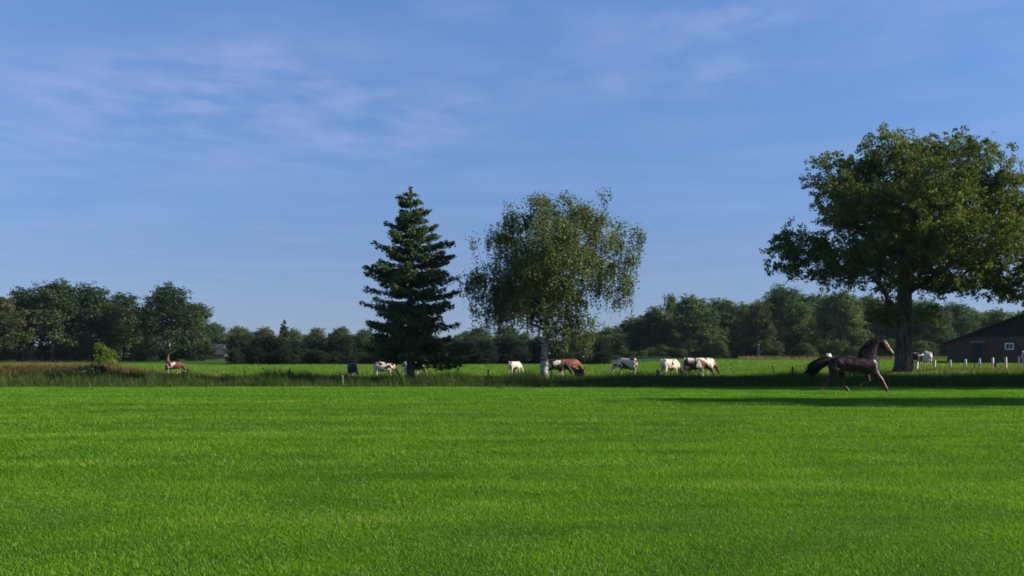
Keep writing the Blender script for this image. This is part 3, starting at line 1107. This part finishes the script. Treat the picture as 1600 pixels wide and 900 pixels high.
bush('lime_bush', 164, 73.5, [(158, 546, 8, 12), (165, 560, 15, 13), (168, 574, 17, 14), (160, 586, 12, 8), (180, 578, 8, 10)], 110, 60, 0.12, 0.16, M_lime_leaf,
     'lime green upright bush on the weedy bank')
bush('dark_bush', 135, 66.3, [(120, 585, 28, 8), (150, 583, 16, 11), (90, 588, 20, 6), (175, 590, 12, 7)], 130, 60, 0.12, 0.16, M_hedge_leaf,
     'low dark spreading bush at the foot of the lime green one')

# ------------------------------------------------------------------ barn
YBn = 132.0
gzb = 0.52
bx0 = PX(1480, YBn)
BR = R(25)
barn = empty('barn', (bx0, YBn, gzb), -BR)
tag(barn, 'long low brown brick barn with black gable at the right edge', 'barn')


def brick_mat():
    m, nt, N, L, out = new_mat('barn_brick')
    p = N.new('ShaderNodeBsdfPrincipled')
    t = N.new('ShaderNodeTexCoord')
    mp = N.new('ShaderNodeMapping'); mp.inputs['Rotation'].default_value = (R(90), 0, 0)
    L.new(t.outputs['Object'], mp.inputs[0])
    bt = N.new('ShaderNodeTexBrick')
    bt.inputs['Scale'].default_value = 4.5
    bt.inputs['Color1'].default_value = (0.125, 0.054, 0.032, 1); bt.inputs['Color2'].default_value = (0.09, 0.042, 0.027, 1)
    bt.inputs['Mortar'].default_value = (0.085, 0.076, 0.066, 1)
    L.new(mp.outputs[0], bt.inputs[0])
    n = noise_node(N, L, mapped(N, L, 'object', (1, 1, 1)), 0.8, 4)
    L.new(mix_rgb(N, L, maprange(N, L, n, 0.3, 0.7, 0, 0.6), bt.outputs[0], (0.030, 0.021, 0.017)), p.inputs['Base Color'])
    p.inputs['Roughness'].default_value = 0.9
    L.new(p.outputs[0], out.inputs[0])
    return m


M_brick = brick_mat()
M_roof = solid_mat('roof_sheet', (0.02, 0.02, 0.022), (0.04, 0.038, 0.036), 1.2, 0.85, (6, 1, 1), 0.2, 0.15)
M_boards = solid_mat('black_boards', (0.014, 0.014, 0.016), (0.026, 0.025, 0.026), 3.0, 0.8, (8, 1, 0.2), 0.3, 0.2)
M_white = solid_mat('white_paint', (0.6, 0.62, 0.62), (0.72, 0.74, 0.74), 5, 0.5)
M_door = solid_mat('barn_door', (0.014, 0.020, 0.026), (0.028, 0.034, 0.04), 4, 0.7, (6, 1, 0.3))
M_glass, nt, N, L, out = new_mat('window_glass')
pg = N.new('ShaderNodeBsdfPrincipled'); pg.inputs['Base Color'].default_value = (0.02, 0.03, 0.035, 1); pg.inputs['Roughness'].default_value = 0.08
L.new(pg.outputs[0], out.inputs[0])

EV, RIDGE, HALF, LEN = 2.50, 6.15, 9.4, 26.0      # eaves, ridge, half span, length
SPLIT = 3.15
# brick wall with a door and a window opening: butted boxes
def X_(px):
    t = (px - 800.0) / F
    return (t * YBn - bx0) / (math.cos(BR) + t * math.sin(BR))


def Z_(py, px=1577):
    return PZ(py, YBn - X_(px) * math.sin(BR)) - gzb


dx0, dx1, dtop = X_(1519), X_(1536), 2.48
wx0, wx1, wz0, wz1 = X_(1570), X_(1584), Z_(546.5), Z_(534.5)
wz1 = min(wz1, EV - 0.05)
mb = MB()
T = 0.3


def wallbox(x0, x1, z0, z1):
    mb.box(((x0 + x1) / 2, T / 2, (z0 + z1) / 2), (x1 - x0, T, z1 - z0))


zb_ = -0.6
wallbox(0, dx0, zb_, EV)
wallbox(dx0, dx1, dtop, EV)
wallbox(dx1, wx0, zb_, EV)
wallbox(wx0, wx1, zb_, wz0)
wallbox(wx0, wx1, wz1, EV)
wallbox(wx1, 2 * HALF, zb_, EV)
mb.box((T / 2, LEN / 2 + T / 2, (zb_ + EV) / 2), (T, LEN - T, EV - zb_))
mb.box((2 * HALF - T / 2, LEN / 2 + T / 2, (zb_ + EV) / 2), (T, LEN - T, EV - zb_))
mb.box((HALF, LEN - T / 2, (zb_ + EV) / 2), (2 * HALF - 2 * T - 0.01, T, EV - zb_))
SL = (RIDGE - EV) / HALF
SD = (SPLIT - EV) / SL
for yy in (0.0, LEN - T):
    a = [(0.05, yy, EV + 0.002), (2 * HALF - 0.05, yy, EV + 0.002), (2 * HALF - SD, yy, SPLIT), (SD, yy, SPLIT)]
    mb.add(a + [(p[0], p[1] + T, p[2]) for p in a], [(0, 1, 2, 3), (7, 6, 5, 4), (0, 4, 5, 1), (1, 5, 6, 2), (2, 6, 7, 3), (3, 7, 4, 0)])
mb.build('wall', M_brick, barn)
for yy, th in ((0.04, 0.18), (LEN - 0.22, 0.18)):
    mb = MB()
    a = [(SD, yy, SPLIT + 0.003), (2 * HALF - SD, yy, SPLIT + 0.003), (HALF, yy, RIDGE - 0.02)]
    mb.add(a + [(p[0], p[1] + th, p[2]) for p in a], [(0, 1, 2), (5, 4, 3), (0, 3, 4, 1), (1, 4, 5, 2), (2, 5, 3, 0)])
    mb.build('gable', M_boards, barn)
mb = MB()
sl_ = (RIDGE - EV) / HALF
for sgn in (-1, 1):
    ov = 0.45
    xe = HALF + sgn * (HALF + ov); ze = EV - sl_ * ov + 0.02
    a = [(xe, -0.5, ze), (HALF, -0.5, RIDGE + 0.02), (HALF, LEN + 0.5, RIDGE + 0.02), (xe, LEN + 0.5, ze)]
    mb.add(a + [(p[0], p[1], p[2] + 0.16) for p in a], [(0, 3, 2, 1), (4, 5, 6, 7), (0, 1, 5, 4), (1, 2, 6, 5), (2, 3, 7, 6), (3, 0, 4, 7)])
roof = mb.build('roof', M_roof, barn)
mb = MB(); mb.box(((dx0 + dx1) / 2, 0.16, dtop / 2 - 0.1), (dx1 - dx0 - 0.01, 0.06, dtop + 0.19))
door = mb.build('door', M_door, barn)
mb = MB(); mb.box(((dx0 + dx1) / 2, -0.02, dtop + 0.09), (dx1 - dx0 + 0.5, 0.1, 0.14))
mb.build('door_lintel', M_grey_wood, barn)
mb = MB()
fw = 0.13
cxw, czw = (wx0 + wx1) / 2, (wz0 + wz1) / 2
mb.box((cxw, -0.01, wz1 - fw / 2), (wx1 - wx0, 0.12, fw)); mb.box((cxw, -0.01, wz0 + fw / 2), (wx1 - wx0, 0.12, fw))
mb.box((wx0 + fw / 2, -0.01, czw), (fw, 0.12, wz1 - wz0 - 2 * fw)); mb.box((wx1 - fw / 2, -0.01, czw), (fw, 0.12, wz1 - wz0 - 2 * fw))
mb.box((cxw, 0.0, czw), (0.05, 0.06, wz1 - wz0 - 2 * fw))
wf = mb.build('window', M_white, barn)
mb = MB(); mb.box((cxw, 0.09, czw), (wx1 - wx0 - 0.02, 0.02, wz1 - wz0 - 0.02)); mb.build('pane', M_glass, wf)

# grey-roofed house far off on the left, with its pale low annexe
YH = 300.0
hb = on_ground(338, YH)
house = empty('house', hb)
tag(house, 'small distant house with a blue grey roof beside the left trees', 'house')
M_slate = solid_mat('slate', (0.030, 0.040, 0.058), (0.048, 0.058, 0.076), 1.5, 0.9, spec=0.1)
M_hwall = solid_mat('house_wall', (0.10, 0.085, 0.075), (0.15, 0.13, 0.11), 2, 0.9)
M_render = solid_mat('pale_render', (0.45, 0.40, 0.33), (0.58, 0.53, 0.45), 2, 0.9)
mb = MB(); mb.box((0, 3, 0.55), (4.6, 6, 1.3)); mb.build('wall', M_hwall, house)
mb = MB()
a = [(-2.6, -0.4, 1.2), (2.6, -0.4, 1.2), (2.6, 6.4, 1.2), (-2.6, 6.4, 1.2), (-1.9, 3, 4.1), (1.2, 3, 4.1)]
mb.add(a, [(0, 1, 5, 4), (1, 2, 5), (2, 3, 4, 5), (3, 0, 4), (3, 2, 1, 0)])
mb.build('roof', M_slate, house)
mb = MB(); mb.box((3.6, 1.0, 0.35), (1.9, 2, 1.1)); mb.build('annexe', M_render, house)

lw = on_ground(226, 236)
mb = MB()
mb.box((0, 0, 0.45), (6.6, 0.3, 1.0)); mb.box((0, 0, 0.99), (6.7, 0.42, 0.08))
low = mb.build('low_wall', M_render)
low.location = lw
tag(low, 'low pale wall showing between the trunks of the left trees', 'wall')

# ------------------------------------------------------------------ fences
def post(px, ytop, ybase, Y, size, mat, label, group, name='fence_post', lean=(0, 0), rnd=False):
    b = on_ground(px, Y)
    h = PZ(ytop, Y) - b.z
    h = max(0.35, h)
    mb = MB()
    n = 8 if rnd else 4
    s = size / 2 * (1.0 if rnd else 1.35)
    pts = [(0, 0, -0.25), (lean[0] * 0.5, lean[1] * 0.5, h * 0.5), (lean[0], lean[1], h - 0.02), (lean[0], lean[1], h)]
    mb.tube(pts, [s, s * 0.97, s * 0.93, s * 0.72], n)
    o = mb.build(name, mat)
    o.location = b
    o.rotation_euler = (0, 0, R(8) + rng.normal() * 0.08 if not rnd else rng.uniform(0, 3))
    tag(o, label, 'fence post', group)
    return o


GP = 'white fence posts in front of the barn'
wp = [(1372.5, 556, 'white post between the horse chest and the oak trunk', -0.05, 76), (1432, 565, 'first white post right of the oak trunk', 0.06, 80), (1459.5, 563, 'second white post right of the oak trunk', 0.06, 80),
      (1484.5, 562, 'white post in front of the left corner of the barn', 0.02, 80), (1508.5, 561, 'white post just left of the barn door', 0, 80), (1530.5, 560, 'white post in front of the barn door', 0, 80),
      (1551, 558.5, 'white post between the barn door and the barn window', 0, 80), (1571.5, 558, 'white post under the barn window', 0, 80)]
for px, yt, lab, ln, Y in wp:
    post(px, yt, 580, Y, 0.15, M_white_post, lab, GP, lean=(ln, 0))
post(1591.5, 557, 573, 82, 0.13, M_white_post, 'leaning white post before the cow at the right edge', GP, lean=(0.12, 0.1))
GD = 'dark wooden posts along the ditch'
for px, yt, Y, s, lab, ln in ((293, 576, 68.8, 0.12, 'short dark post beside the brown and white heifer', 0), (452, 576, 68.7, 0.12, 'dark post stump in the verge left of the black cow', 0.02),
                              (763, 577, 68.8, 0.12, 'short dark post in the verge left of the birch', 0), (803, 575, 70.5, 0.11, 'dark post close to the left of the birch trunk', 0),
                              (862, 580, 71, 0.1, 'dark post close to the right of the birch trunk', 0),
                              (1028, 578, 69.5, 0.18, 'stubby black post between two brown and white cows', 0.0), (1212, 571, 72, 0.08, 'thin leaning dark stake in front of the wood', 0.12),
                              (1238.5, 573, 69, 0.12, 'upright dark post left of the horse tail', 0), (1523, 568, 84, 0.1, 'dark stake among the white posts below the barn door', 0),
                              (1555, 567, 84, 0.16, 'dark post in the dry grass near the barn window', 0)):
    post(px, yt, 0, Y, s, M_dark_wood, lab, GD, lean=(-ln * 2, 0), rnd=True)
post(536, 586, 0, 62.0, 0.09, M_grey_wood, 'thin grey stake at the lawn edge below the black cow', GD, lean=(-0.08, 0), rnd=True)

# far rail fence at the foot of the wood
fx0, fx1, YF = PX(985, 168), PX(1048, 168), 168.0
rf = empty('rail_fence', (fx0, YF, float(ground_z(fx0, YF))))
tag(rf, 'pale rail fence at the foot of the dark wood', 'fence')
mb = MB()
for z in (0.55, 1.0):
    mb.box(((fx1 - fx0) / 2, 0, z), (fx1 - fx0, 0.04, 0.12))
mb.build('rails', M_grey_wood, rf)
for i in range(4):
    mb = MB(); mb.box(((fx1 - fx0) * i / 3, 0.09, 0.55), (0.14, 0.12, 1.2)); mb.build('post', M_grey_wood, rf)

# ------------------------------------------------------------------ black drinking tub
b = on_ground(904.5, 83.6)
mb = MB()
prof = [(0.34, 0.0), (0.37, 0.25), (0.40, 0.50), (0.43, 0.52), (0.43, 0.57), (0.38, 0.57), (0.35, 0.3), (0.33, 0.06)]
ns = 20
vs = []; fs = []
for r_, z_ in prof:
    for k in range(ns):
        a = 2 * math.pi * k / ns
        vs.append((r_ * math.cos(a), r_ * 0.85 * math.sin(a), z_))
for i in range(len(prof) - 1):
    for k in range(ns):
        k2 = (k + 1) % ns
        fs.append((i * ns + k, i * ns + k2, (i + 1) * ns + k2, (i + 1) * ns + k))
fs.append(tuple(range(ns))[::-1]); fs.append(tuple((len(prof) - 1) * ns + k for k in range(ns)))
mb.add(vs, fs)
M_rubber = solid_mat('black_rubber', (0.012, 0.014, 0.014), (0.025, 0.027, 0.027), 5, 0.6)
tub = mb.build('drinking_tub', M_rubber, None, False)
tub.location = b
tag(tub, 'black drinking tub on the grass at the head of the red cow', 'tub')


# ------------------------------------------------------------------ cows
def cow_mesh(pose):
    mb = MB()
    tors = [(-0.82, 1.30, .96, .13), (-0.76, 1.37, .78, .24), (-0.58, 1.41, .66, .31), (-.32, 1.385, .54, .38), (0, 1.37, .50, .42), (.3, 1.375, .54, .39), (.52, 1.40, .60, .31), (.74, 1.34, .68, .23), (.87, 1.25, .82, .15)]
    mb.loft([(x, 0, (a + b_) / 2, (a - b_) / 2, w_) for x, a, b_, w_ in tors], 18)
    hy = {'graze': 0.0, 'graze_turn': 0.20, 'graze_away': -0.18}.get(pose, 0)
    if pose == 'high':
        neck = [(.62, 0, 1.10, .27, .15), (.86, 0, 1.18, .22, .12), (1.08, 0, 1.28, .17, .105), (1.22, 0, 1.34, .15, .10)]
        head = [(1.16, 0, 1.40, .12, .10), (1.28, 0, 1.34, .135, .115), (1.45, 0, 1.22, .105, .09), (1.60, 0, 1.11, .085, .08), (1.66, 0, 1.07, .07, .07)]
        ear = (1.20, 1.40)
    else:
        neck = [(.60, 0, 1.07, .31, .19), (.84, hy * .3, .96, .26, .15), (1.04, hy * .6, .79, .21, .13), (1.18, hy * .85, .61, .17, .115)]
        head = [(1.17, hy * .8, .66, .12, .10), (1.24, hy * .9, .54, .135, .115), (1.34, hy, .36, .11, .095), (1.43, hy * 1.05, .19, .085, .08), (1.46, hy * 1.05, .12, .07, .07)]
        ear = (1.16, .66)
    mb.loft(neck, 14)
    mb.loft(head, 12)
    for s in (-1, 1):
        y0 = hy * .85 if pose != 'high' else 0
        mb.tube([(ear[0], y0 + s * .07, ear[1]), (ear[0] - .02, y0 + s * .17, ear[1] + .01), (ear[0] - .03, y0 + s * .27, ear[1] - .03)], [.035, .055, .02], 6)
    st_ = {'graze': (.10, -.12, .10, -.06), 'graze_turn': (-.04, .14, -.12, .12), 'graze_away': (0.02, .06, .06, -.10), 'high': (.0, .05, -.05, .08)}[pose]
    for i, s in enumerate((-1, 1)):
        d = st_[i]
        mb.loft([(.50, s * .17, .90, .20, .11), (.54, s * .18, .70, .125, .085), (.54 + d * .4, s * .18, .45, .068, .062), (.54 + d * .75, s * .18, .25, .045, .045), (.54 + d, s * .18, .12, .05, .05), (.56 + d, s * .18, .03, .065, .058)], 10)
        d = st_[2 + i]
        mb.loft([(-.58, s * .16, 1.02, .26, .13), (-.56 + d * .2, s * .18, .76, .20, .115), (-.64 + d * .5, s * .18, .56, .105, .075), (-.70 + d * .7, s * .18, .42, .07, .058), (-.68 + d * .9, s * .18, .24, .045, .045), (-.67 + d, s * .18, .11, .05, .05), (-.65 + d, s * .18, .03, .065, .058)], 10)
        mb.ball((-.62, s * .22, 1.30), (.12, .07, .09))           # hip bones
    mb.ball((-.36, 0, .60), (.20, .17, .16))                      # udder
    for sx in (-.42, -.30):
        for s in (-1, 1):
            mb.tube([(sx, s * .07, .50), (sx, s * .075, .40)], [.03, .02], 6)
    mb.tube([(-.78, 0, 1.34), (-.87, 0, 1.24), (-.89, .01, .95), (-.87, .03, .65)], [.04, .035, .028, .028], 7)
    mb.loft([(-.87, .03, .70, .035, .035), (-.865, .035, .52, .055, .05), (-.86, .04, .38, .02, .02)], 8)
    return fuse(mb, 'cow', 0.021, 3)


COWS = {p: cow_mesh(p) for p in ('graze', 'graze_turn', 'graze_away', 'high')}


def coat(name, patch, seed, thr, scale=1.3, head=None, white=(0.58, 0.53, 0.44)):
    m, nt, N, L, out = new_mat(name)
    p = N.new('ShaderNodeBsdfPrincipled')
    n = noise_node(N, L, mapped(N, L, 'object', (1, 0.8, 1), (seed * 3.7, seed * 1.9, seed * 2.3)), scale, 2, 0.5, 0.6)
    f = maprange(N, L, n, thr - 0.012, thr + 0.012)
    t = N.new('ShaderNodeTexCoord'); sx = N.new('ShaderNodeSeparateXYZ'); L.new(t.outputs['Object'], sx.inputs[0])
    low = maprange(N, L, sx.outputs['Z'], 0.30, 0.46)           # white stockings and belly
    if head is not None:
        hd = maprange(N, L, sx.outputs['X'], 1.02, 1.08)
        mx = N.new('ShaderNodeMath'); mx.operation = 'MAXIMUM'
        ml = N.new('ShaderNodeMath'); ml.operation = 'MULTIPLY'
        L.new(f, ml.inputs[0]); L.new(low, ml.inputs[1])
        sc_ = N.new('ShaderNodeMath'); sc_.operation = 'MULTIPLY'; L.new(hd, sc_.inputs[0]); sc_.inputs[1].default_value = head
        L.new(ml.outputs[0], mx.inputs[0]); L.new(sc_.outputs[0], mx.inputs[1])
        fac = mx.outputs[0]
    else:
        ml = N.new('ShaderNodeMath'); ml.operation = 'MULTIPLY'
        L.new(f, ml.inputs[0]); L.new(low, ml.inputs[1]); fac = ml.outputs[0]
    d = noise_node(N, L, mapped(N, L, 'object', (1, 1, 1)), 6, 4)
    w = mix_rgb(N, L, maprange(N, L, d, 0.4, 0.75, 0, 0.35), white, (0.33, 0.27, 0.19))
    L.new(mix_rgb(N, L, fac, w, patch), p.inputs['Base Color'])
    p.inputs['Roughness'].default_value = 0.65
    p.inputs['Specular IOR Level'].default_value = 0.25
    L.new(p.outputs[0], out.inputs[0])
    return m


BLACK = (0.012, 0.011, 0.012); BROWN = (0.095, 0.030, 0.014); RED = (0.145, 0.043, 0.017); DBROWN = (0.055, 0.022, 0.013)
GC = 'cows grazing in the pasture'
# px of the body centre, distance, heading (0 = facing right, 90 = facing away), scale, pose, patch, seed, threshold, head colour, label
cows = [
    (271, 97, 25, 0.80, 'graze', BROWN, 3.1, 0.40, 0.0, 'small brown and white heifer grazing alone on the far left'),
    (551, 81, -62, 0.82, 'graze', BLACK, 1.0, 0.30, 1.0, 'black cow end on, left of the spruce'),
    (599, 84, 14, 0.86, 'graze', BLACK, 2.2, 0.50, 1.0, 'black and white cow grazing just left of the spruce trunk'),
    (643, 88, 8, 0.86, 'graze_turn', BROWN, 8.4, 0.67, 0.8, 'mostly white cow grazing half behind the spruce trunk'),
    (804, 96, 48, 0.80, 'graze', BROWN, 9.7, 0.66, 0.0, 'plain white cow grazing left of the birch trunk'),
    (866, 85.5, 10, 0.96, 'graze_away', BLACK, 4.6, 0.44, 1.0, 'black and white cow just right of the birch trunk'),
    (888, 87.5, 20, 0.97, 'graze', RED, 5.3, 0.36, 1.0, 'reddish cow with its head down at the black tub'),
    (980, 89, 148, 1.02, 'graze', BROWN, 6.6, 0.50, 0.0, 'white cow with brown patches showing its rump to the right'),
    (1046, 85.5, 38, 1.0, 'graze', DBROWN, 7.9, 0.54, 1.0, 'white cow with dark brown head, left of the brown and white pair'),
    (1085, 84, 12, 1.06, 'graze_away', BROWN, 12.4, 0.53, 0.8, 'large brown and white cow standing side on in front of another'),
    (1101, 87, 30, 1.04, 'graze', BROWN, 10.3, 0.54, 1.0, 'brown headed cow half hidden behind the large brown and white cow'),
    (1430, 116, 172, 0.95, 'graze', BLACK, 13.7, 0.42, 1.0, 'black and white cow emerging behind the oak trunk'),
    (1450, 114, 80, 1.0, 'high', BLACK, 15.2, 0.60, 0.0, 'grey white cow facing away between oak and barn'),
    (1295, 150, 60, 0.85, 'graze', BROWN, 14.1, 0.66, 1.0, 'white backed cow partly hidden behind the tail of the horse'),
    (1604, 97, 60, 1.05, 'graze', DBROWN, 16.4, 0.56, 0.0, 'white cow cut off by the right edge before the barn'),
]
for i, (px, Y, hd, s, pose, pc, seed, thr, hc_, lab) in enumerate(cows):
    o = bpy.data.objects.new('cow', COWS[pose])
    COL.objects.link(o)
    mt = coat('coat', pc, seed, thr, 1.3, hc_ if hc_ > 0 else None)
    if not COWS[pose].materials:
        COWS[pose].materials.append(mt)
    o.material_slots[0].link = 'OBJECT'
    o.material_slots[0].material = mt
    o.location = on_ground(px, Y, -0.01)
    o.rotation_euler = (0, 0, R(hd))
    o.scale = (s, s, s)
    tag(o, lab, 'cow', GC)

# ------------------------------------------------------------------ the horse, trotting to the right
YHs = 50.2
SCL = 6.43 * F / YHs               # zoomed pixels per metre
HX0 = 660.0


def hp(zx, zy, y=0.0):
    return ((zx - HX0) / SCL, y, (745 - zy) / SCL)


def hs_(zx, zy, r1, r2=None, y=0.0):
    p = hp(zx, zy, y)
    return (p[0], p[1], p[2], r1 / SCL, (r2 if r2 is not None else r1) / SCL)


mb = MB()
tors = [(408, 408, 455, 22), (425, 390, 482, 42), (455, 376, 512, 62), (500, 366, 528, 70), (560, 362, 522, 66), (620, 372, 526, 66), (690, 376, 534, 66), (745, 368, 540, 62), (800, 366, 544, 56), (850, 372, 540, 50), (885, 395, 515, 42), (905, 425, 480, 26)]
mb.loft([hs_(x, (a + b_) / 2, (b_ - a) / 2, w_) for x, a, b_, w_ in tors], 20)
mb.loft([hs_(795, 425, 92, 46), hs_(824, 370, 84, 40), hs_(850, 316, 66, 33), hs_(880, 262, 52, 28), hs_(916, 226, 42, 24), hs_(940, 214, 32, 20)], 16)
mb.loft([hs_(925, 208, 32, 21), hs_(950, 232, 48, 27), hs_(980, 262, 43, 25), hs_(1010, 294, 32, 20), hs_(1036, 324, 27, 18), hs_(1056, 345, 22, 16)], 14)
for s in (-1, 1):
    p0 = hp(955, 200, s * 0.05); p1 = hp(968, 178, s * 0.065); p2 = hp(984, 156, s * 0.06)
    mb.tube([p0, p1, p2], [0.030, 0.036, 0.006], 7)
nr, fr = -0.15, 0.15
# near hind, pushed back
mb.loft([hs_(474, 440, 68, 38, nr * .8), hs_(466, 500, 64, 38, nr), hs_(450, 552, 44, 28, nr), hs_(424, 600, 27, 19, nr), hs_(400, 622, 22, 15, nr), hs_(372, 645, 15, 12, nr), hs_(348, 664, 17, 13, nr), hs_(334, 684, 14, 12, nr)], 12)
# off hind, reaching forward under the belly
mb.loft([hs_(500, 440, 60, 34, fr * .8), hs_(535, 500, 50, 32, fr), hs_(562, 548, 38, 26, fr), hs_(556, 596, 27, 18, fr), hs_(552, 626, 24, 15, fr), hs_(575, 654, 16, 12, fr), hs_(604, 688, 17, 13, fr), hs_(620, 706, 14, 12, fr)], 12)
# off fore, folded
mb.loft([hs_(815, 470, 52, 26, fr * .8), hs_(808, 525, 34, 22, fr), hs_(818, 575, 24, 17, fr), hs_(830, 612, 20, 15, fr), hs_(806, 628, 15, 12, fr), hs_(776, 642, 13, 11, fr), hs_(758, 650, 13, 11, fr)], 12)
# near fore, reaching
mb.loft([hs_(845, 465, 58, 28, nr * .8), hs_(868, 525, 42, 24, nr), hs_(905, 570, 27, 19, nr), hs_(938, 606, 24, 17, nr), hs_(960, 640, 16, 13, nr), hs_(978, 680, 17, 13, nr), hs_(990, 702, 14, 12, nr)], 12)
horse_me = fuse(mb, 'horse', 0.017, 4)


def horse_mat():
    m, nt, N, L, out = new_mat('horse_coat')
    p = N.new('ShaderNodeBsdfPrincipled')
    t = N.new('ShaderNodeTexCoord'); sx = N.new('ShaderNodeSeparateXYZ'); L.new(t.outputs['Object'], sx.inputs[0])
    n = noise_node(N, L, mapped(N, L, 'object', (1, 1, 1)), 3.4, 3, 0.55, 0.4)
    c = mix_rgb(N, L, maprange(N, L, n, 0.40, 0.66), (0.008, 0.004, 0.004), (0.072, 0.026, 0.019))
    c = mix_rgb(N, L, maprange(N, L, sx.outputs['Z'], 0.85, 0.35, 0, 0.8), c, (0.11, 0.036, 0.024))
    L.new(c, p.inputs['Base Color'])
    p.inputs['Roughness'].default_value = 0.42
    p.inputs['Specular IOR Level'].default_value = 0.30
    nb_ = noise_node(N, L, mapped(N, L, 'object', (1, 1, 1.4)), 5.5, 2, 0.5)
    bp = N.new('ShaderNodeBump'); bp.inputs['Strength'].default_value = 0.55; bp.inputs['Distance'].default_value = 0.06
    L.new(nb_, bp.inputs['Height']); L.new(bp.outputs[0], p.inputs['Normal'])
    L.new(p.outputs[0], out.inputs[0])
    return m


M_horse = horse_mat()
M_hair = solid_mat('black_hair', (0.004, 0.004, 0.004), (0.010, 0.008, 0.008), 14, 0.7, (1, 1, 0.2), 0.3, 0.12)
M_hoof = solid_mat('dark_hoof', (0.03, 0.018, 0.014), (0.06, 0.035, 0.026), 20, 0.6)
M_hoof_pale = solid_mat('pale_hoof', (0.40, 0.27, 0.19), (0.5, 0.36, 0.26), 20, 0.6)
M_halter = solid_mat('halter', (0.28, 0.15, 0.08), (0.36, 0.2, 0.11), 12, 0.7)
M_eye = solid_mat('eye', (0.006, 0.004, 0.004), (0.01, 0.006, 0.005), 20, 0.1, spec=0.6)
horse = link_mesh('horse', horse_me, M_horse)
horse.location = on_ground(1230 + HX0 / 6.43, YHs, 0.0)
tag(horse, 'black brown horse trotting to the right across the shaded lawn edge', 'horse')


def strands(name, roots, dirs, lens, w, mat, n, seed=1, spread=0.04, parent=None, sag=0.5, fan=0.12):
    """hair: many thin tapering locks from a line of roots"""
    r2 = np.random.default_rng(seed)
    mbs = MB()
    roots = np.array(roots, float); dirs = np.array(dirs, float)
    m = len(roots)
    for i in range(n):
        t = r2.random() * (m - 1); j = min(int(t), m - 2); u = t - j
        p = roots[j] * (1 - u) + roots[j + 1] * u + r2.normal(size=3) * spread * np.array([1, .6, 1])
        d = dirs[j] * (1 - u) + dirs[j + 1] * u + r2.normal(size=3) * fan
        l = (lens[j] * (1 - u) + lens[j + 1] * u) * r2.uniform(0.7, 1.06)
        pts = []
        for q in range(5):
            s = q / 4
            pts.append(p + d * l * s + np.array([0, 0, -sag * l * s * s]))
        mbs.tube(pts, [w, w * 1.1, w, w * .7, w * .2], 5)
    return mbs.build(name, mat, parent, True)


# mane along the crest, blown back
crest = [hp(760, 372), hp(800, 312), hp(836, 258), hp(872, 218), hp(915, 190), hp(950, 186)]
strands('mane', crest, [(-0.9, -.34, .15)] * 4 + [(-0.9, -.3, .2), (-0.8, -.15, .2)], [0.32, 0.48, 0.50, 0.44, 0.34, 0.18], 0.018, M_hair, 460, 3, 0.022, horse, 0.6)
strands('forelock', [hp(955, 196), hp(968, 204)], [(0.45, -.15, -0.5)] * 2, [0.2, 0.2], 0.01, M_hair, 26, 9, 0.012, horse, 0.3)
tl0 = [hp(432, 388), hp(424, 402), hp(418, 418)]
strands('tail', tl0, [(-1.0, 0, -0.14), (-0.98, 0, -.24), (-0.92, 0, -.38)], [0.98, 1.04, 0.98], 0.034, M_hair, 380, 5, 0.045, horse, 0.26, 0.07)


def hoof(zx, zy, ang, y, mat, label=None):
    mbh = MB()
    x, _, z = hp(zx, zy, y)
    ca, sa = math.cos(ang), math.sin(ang)
    pts = [(x, y, z), (x + 0.035 * ca, y, z + 0.035 * sa), (x + 0.085 * ca, y, z + 0.085 * sa)]
    mbh.tube(pts, [0.050, 0.057, 0.070], 10)
    o = mbh.build('hoof', mat, horse, False)
    if label:
        o['label'] = label
    return o


hoof(338, 680, R(-118), nr, M_hoof)
hoof(618, 703, R(-45), fr, M_hoof_pale, 'pale hind hoof')
hoof(762, 648, R(205), fr, M_hoof)
hoof(988, 700, R(-68), nr, M_hoof)
mbh = MB()
c0 = Vector(hp(1016, 300)); d0 = (Vector(hp(1040, 326)) - Vector(hp(985, 264))).normalized()
up0 = d0.cross(Vector((0, 1, 0)))
ring = [c0 + up0 * (math.sin(a) * 29 / SCL) + Vector((0, 1, 0)) * (math.cos(a) * 20.5 / SCL) for a in np.linspace(0, 2 * math.pi, 19)]
mbh.tube(ring, [0.014] * 19, 6, False)
cheek = [hp(1008, 308, -0.095), hp(985, 262, -0.112), hp(958, 212, -0.10)]
mbh.tube(cheek, [0.012] * 3, 6)
mbh.build('halter', M_halter, horse, True)
for s in (-1, 1):
    mbh = MB(); mbh.ball(hp(975, 236, s * 0.098), (0.02, 0.014, 0.018)); mbh.build('eye', M_eye, horse, True)

# ------------------------------------------------------------------ the faint morning air
mb = MB()
mb.box((0, 1940, 14.0), (5060, 4180, 33.0))
M_air, nt, N, L, out = new_mat('air')
pv = N.new('ShaderNodeVolumePrincipled')
pv.inputs['Color'].default_value = (0.66, 0.83, 1.0, 1)
pv.inputs['Density'].default_value = 0.00006
pv.inputs['Anisotropy'].default_value = 0.2
L.new(pv.outputs[0], out.inputs['Volume'])
hz_box = mb.build('haze', M_air)
hz_box['kind'] = 'stuff'
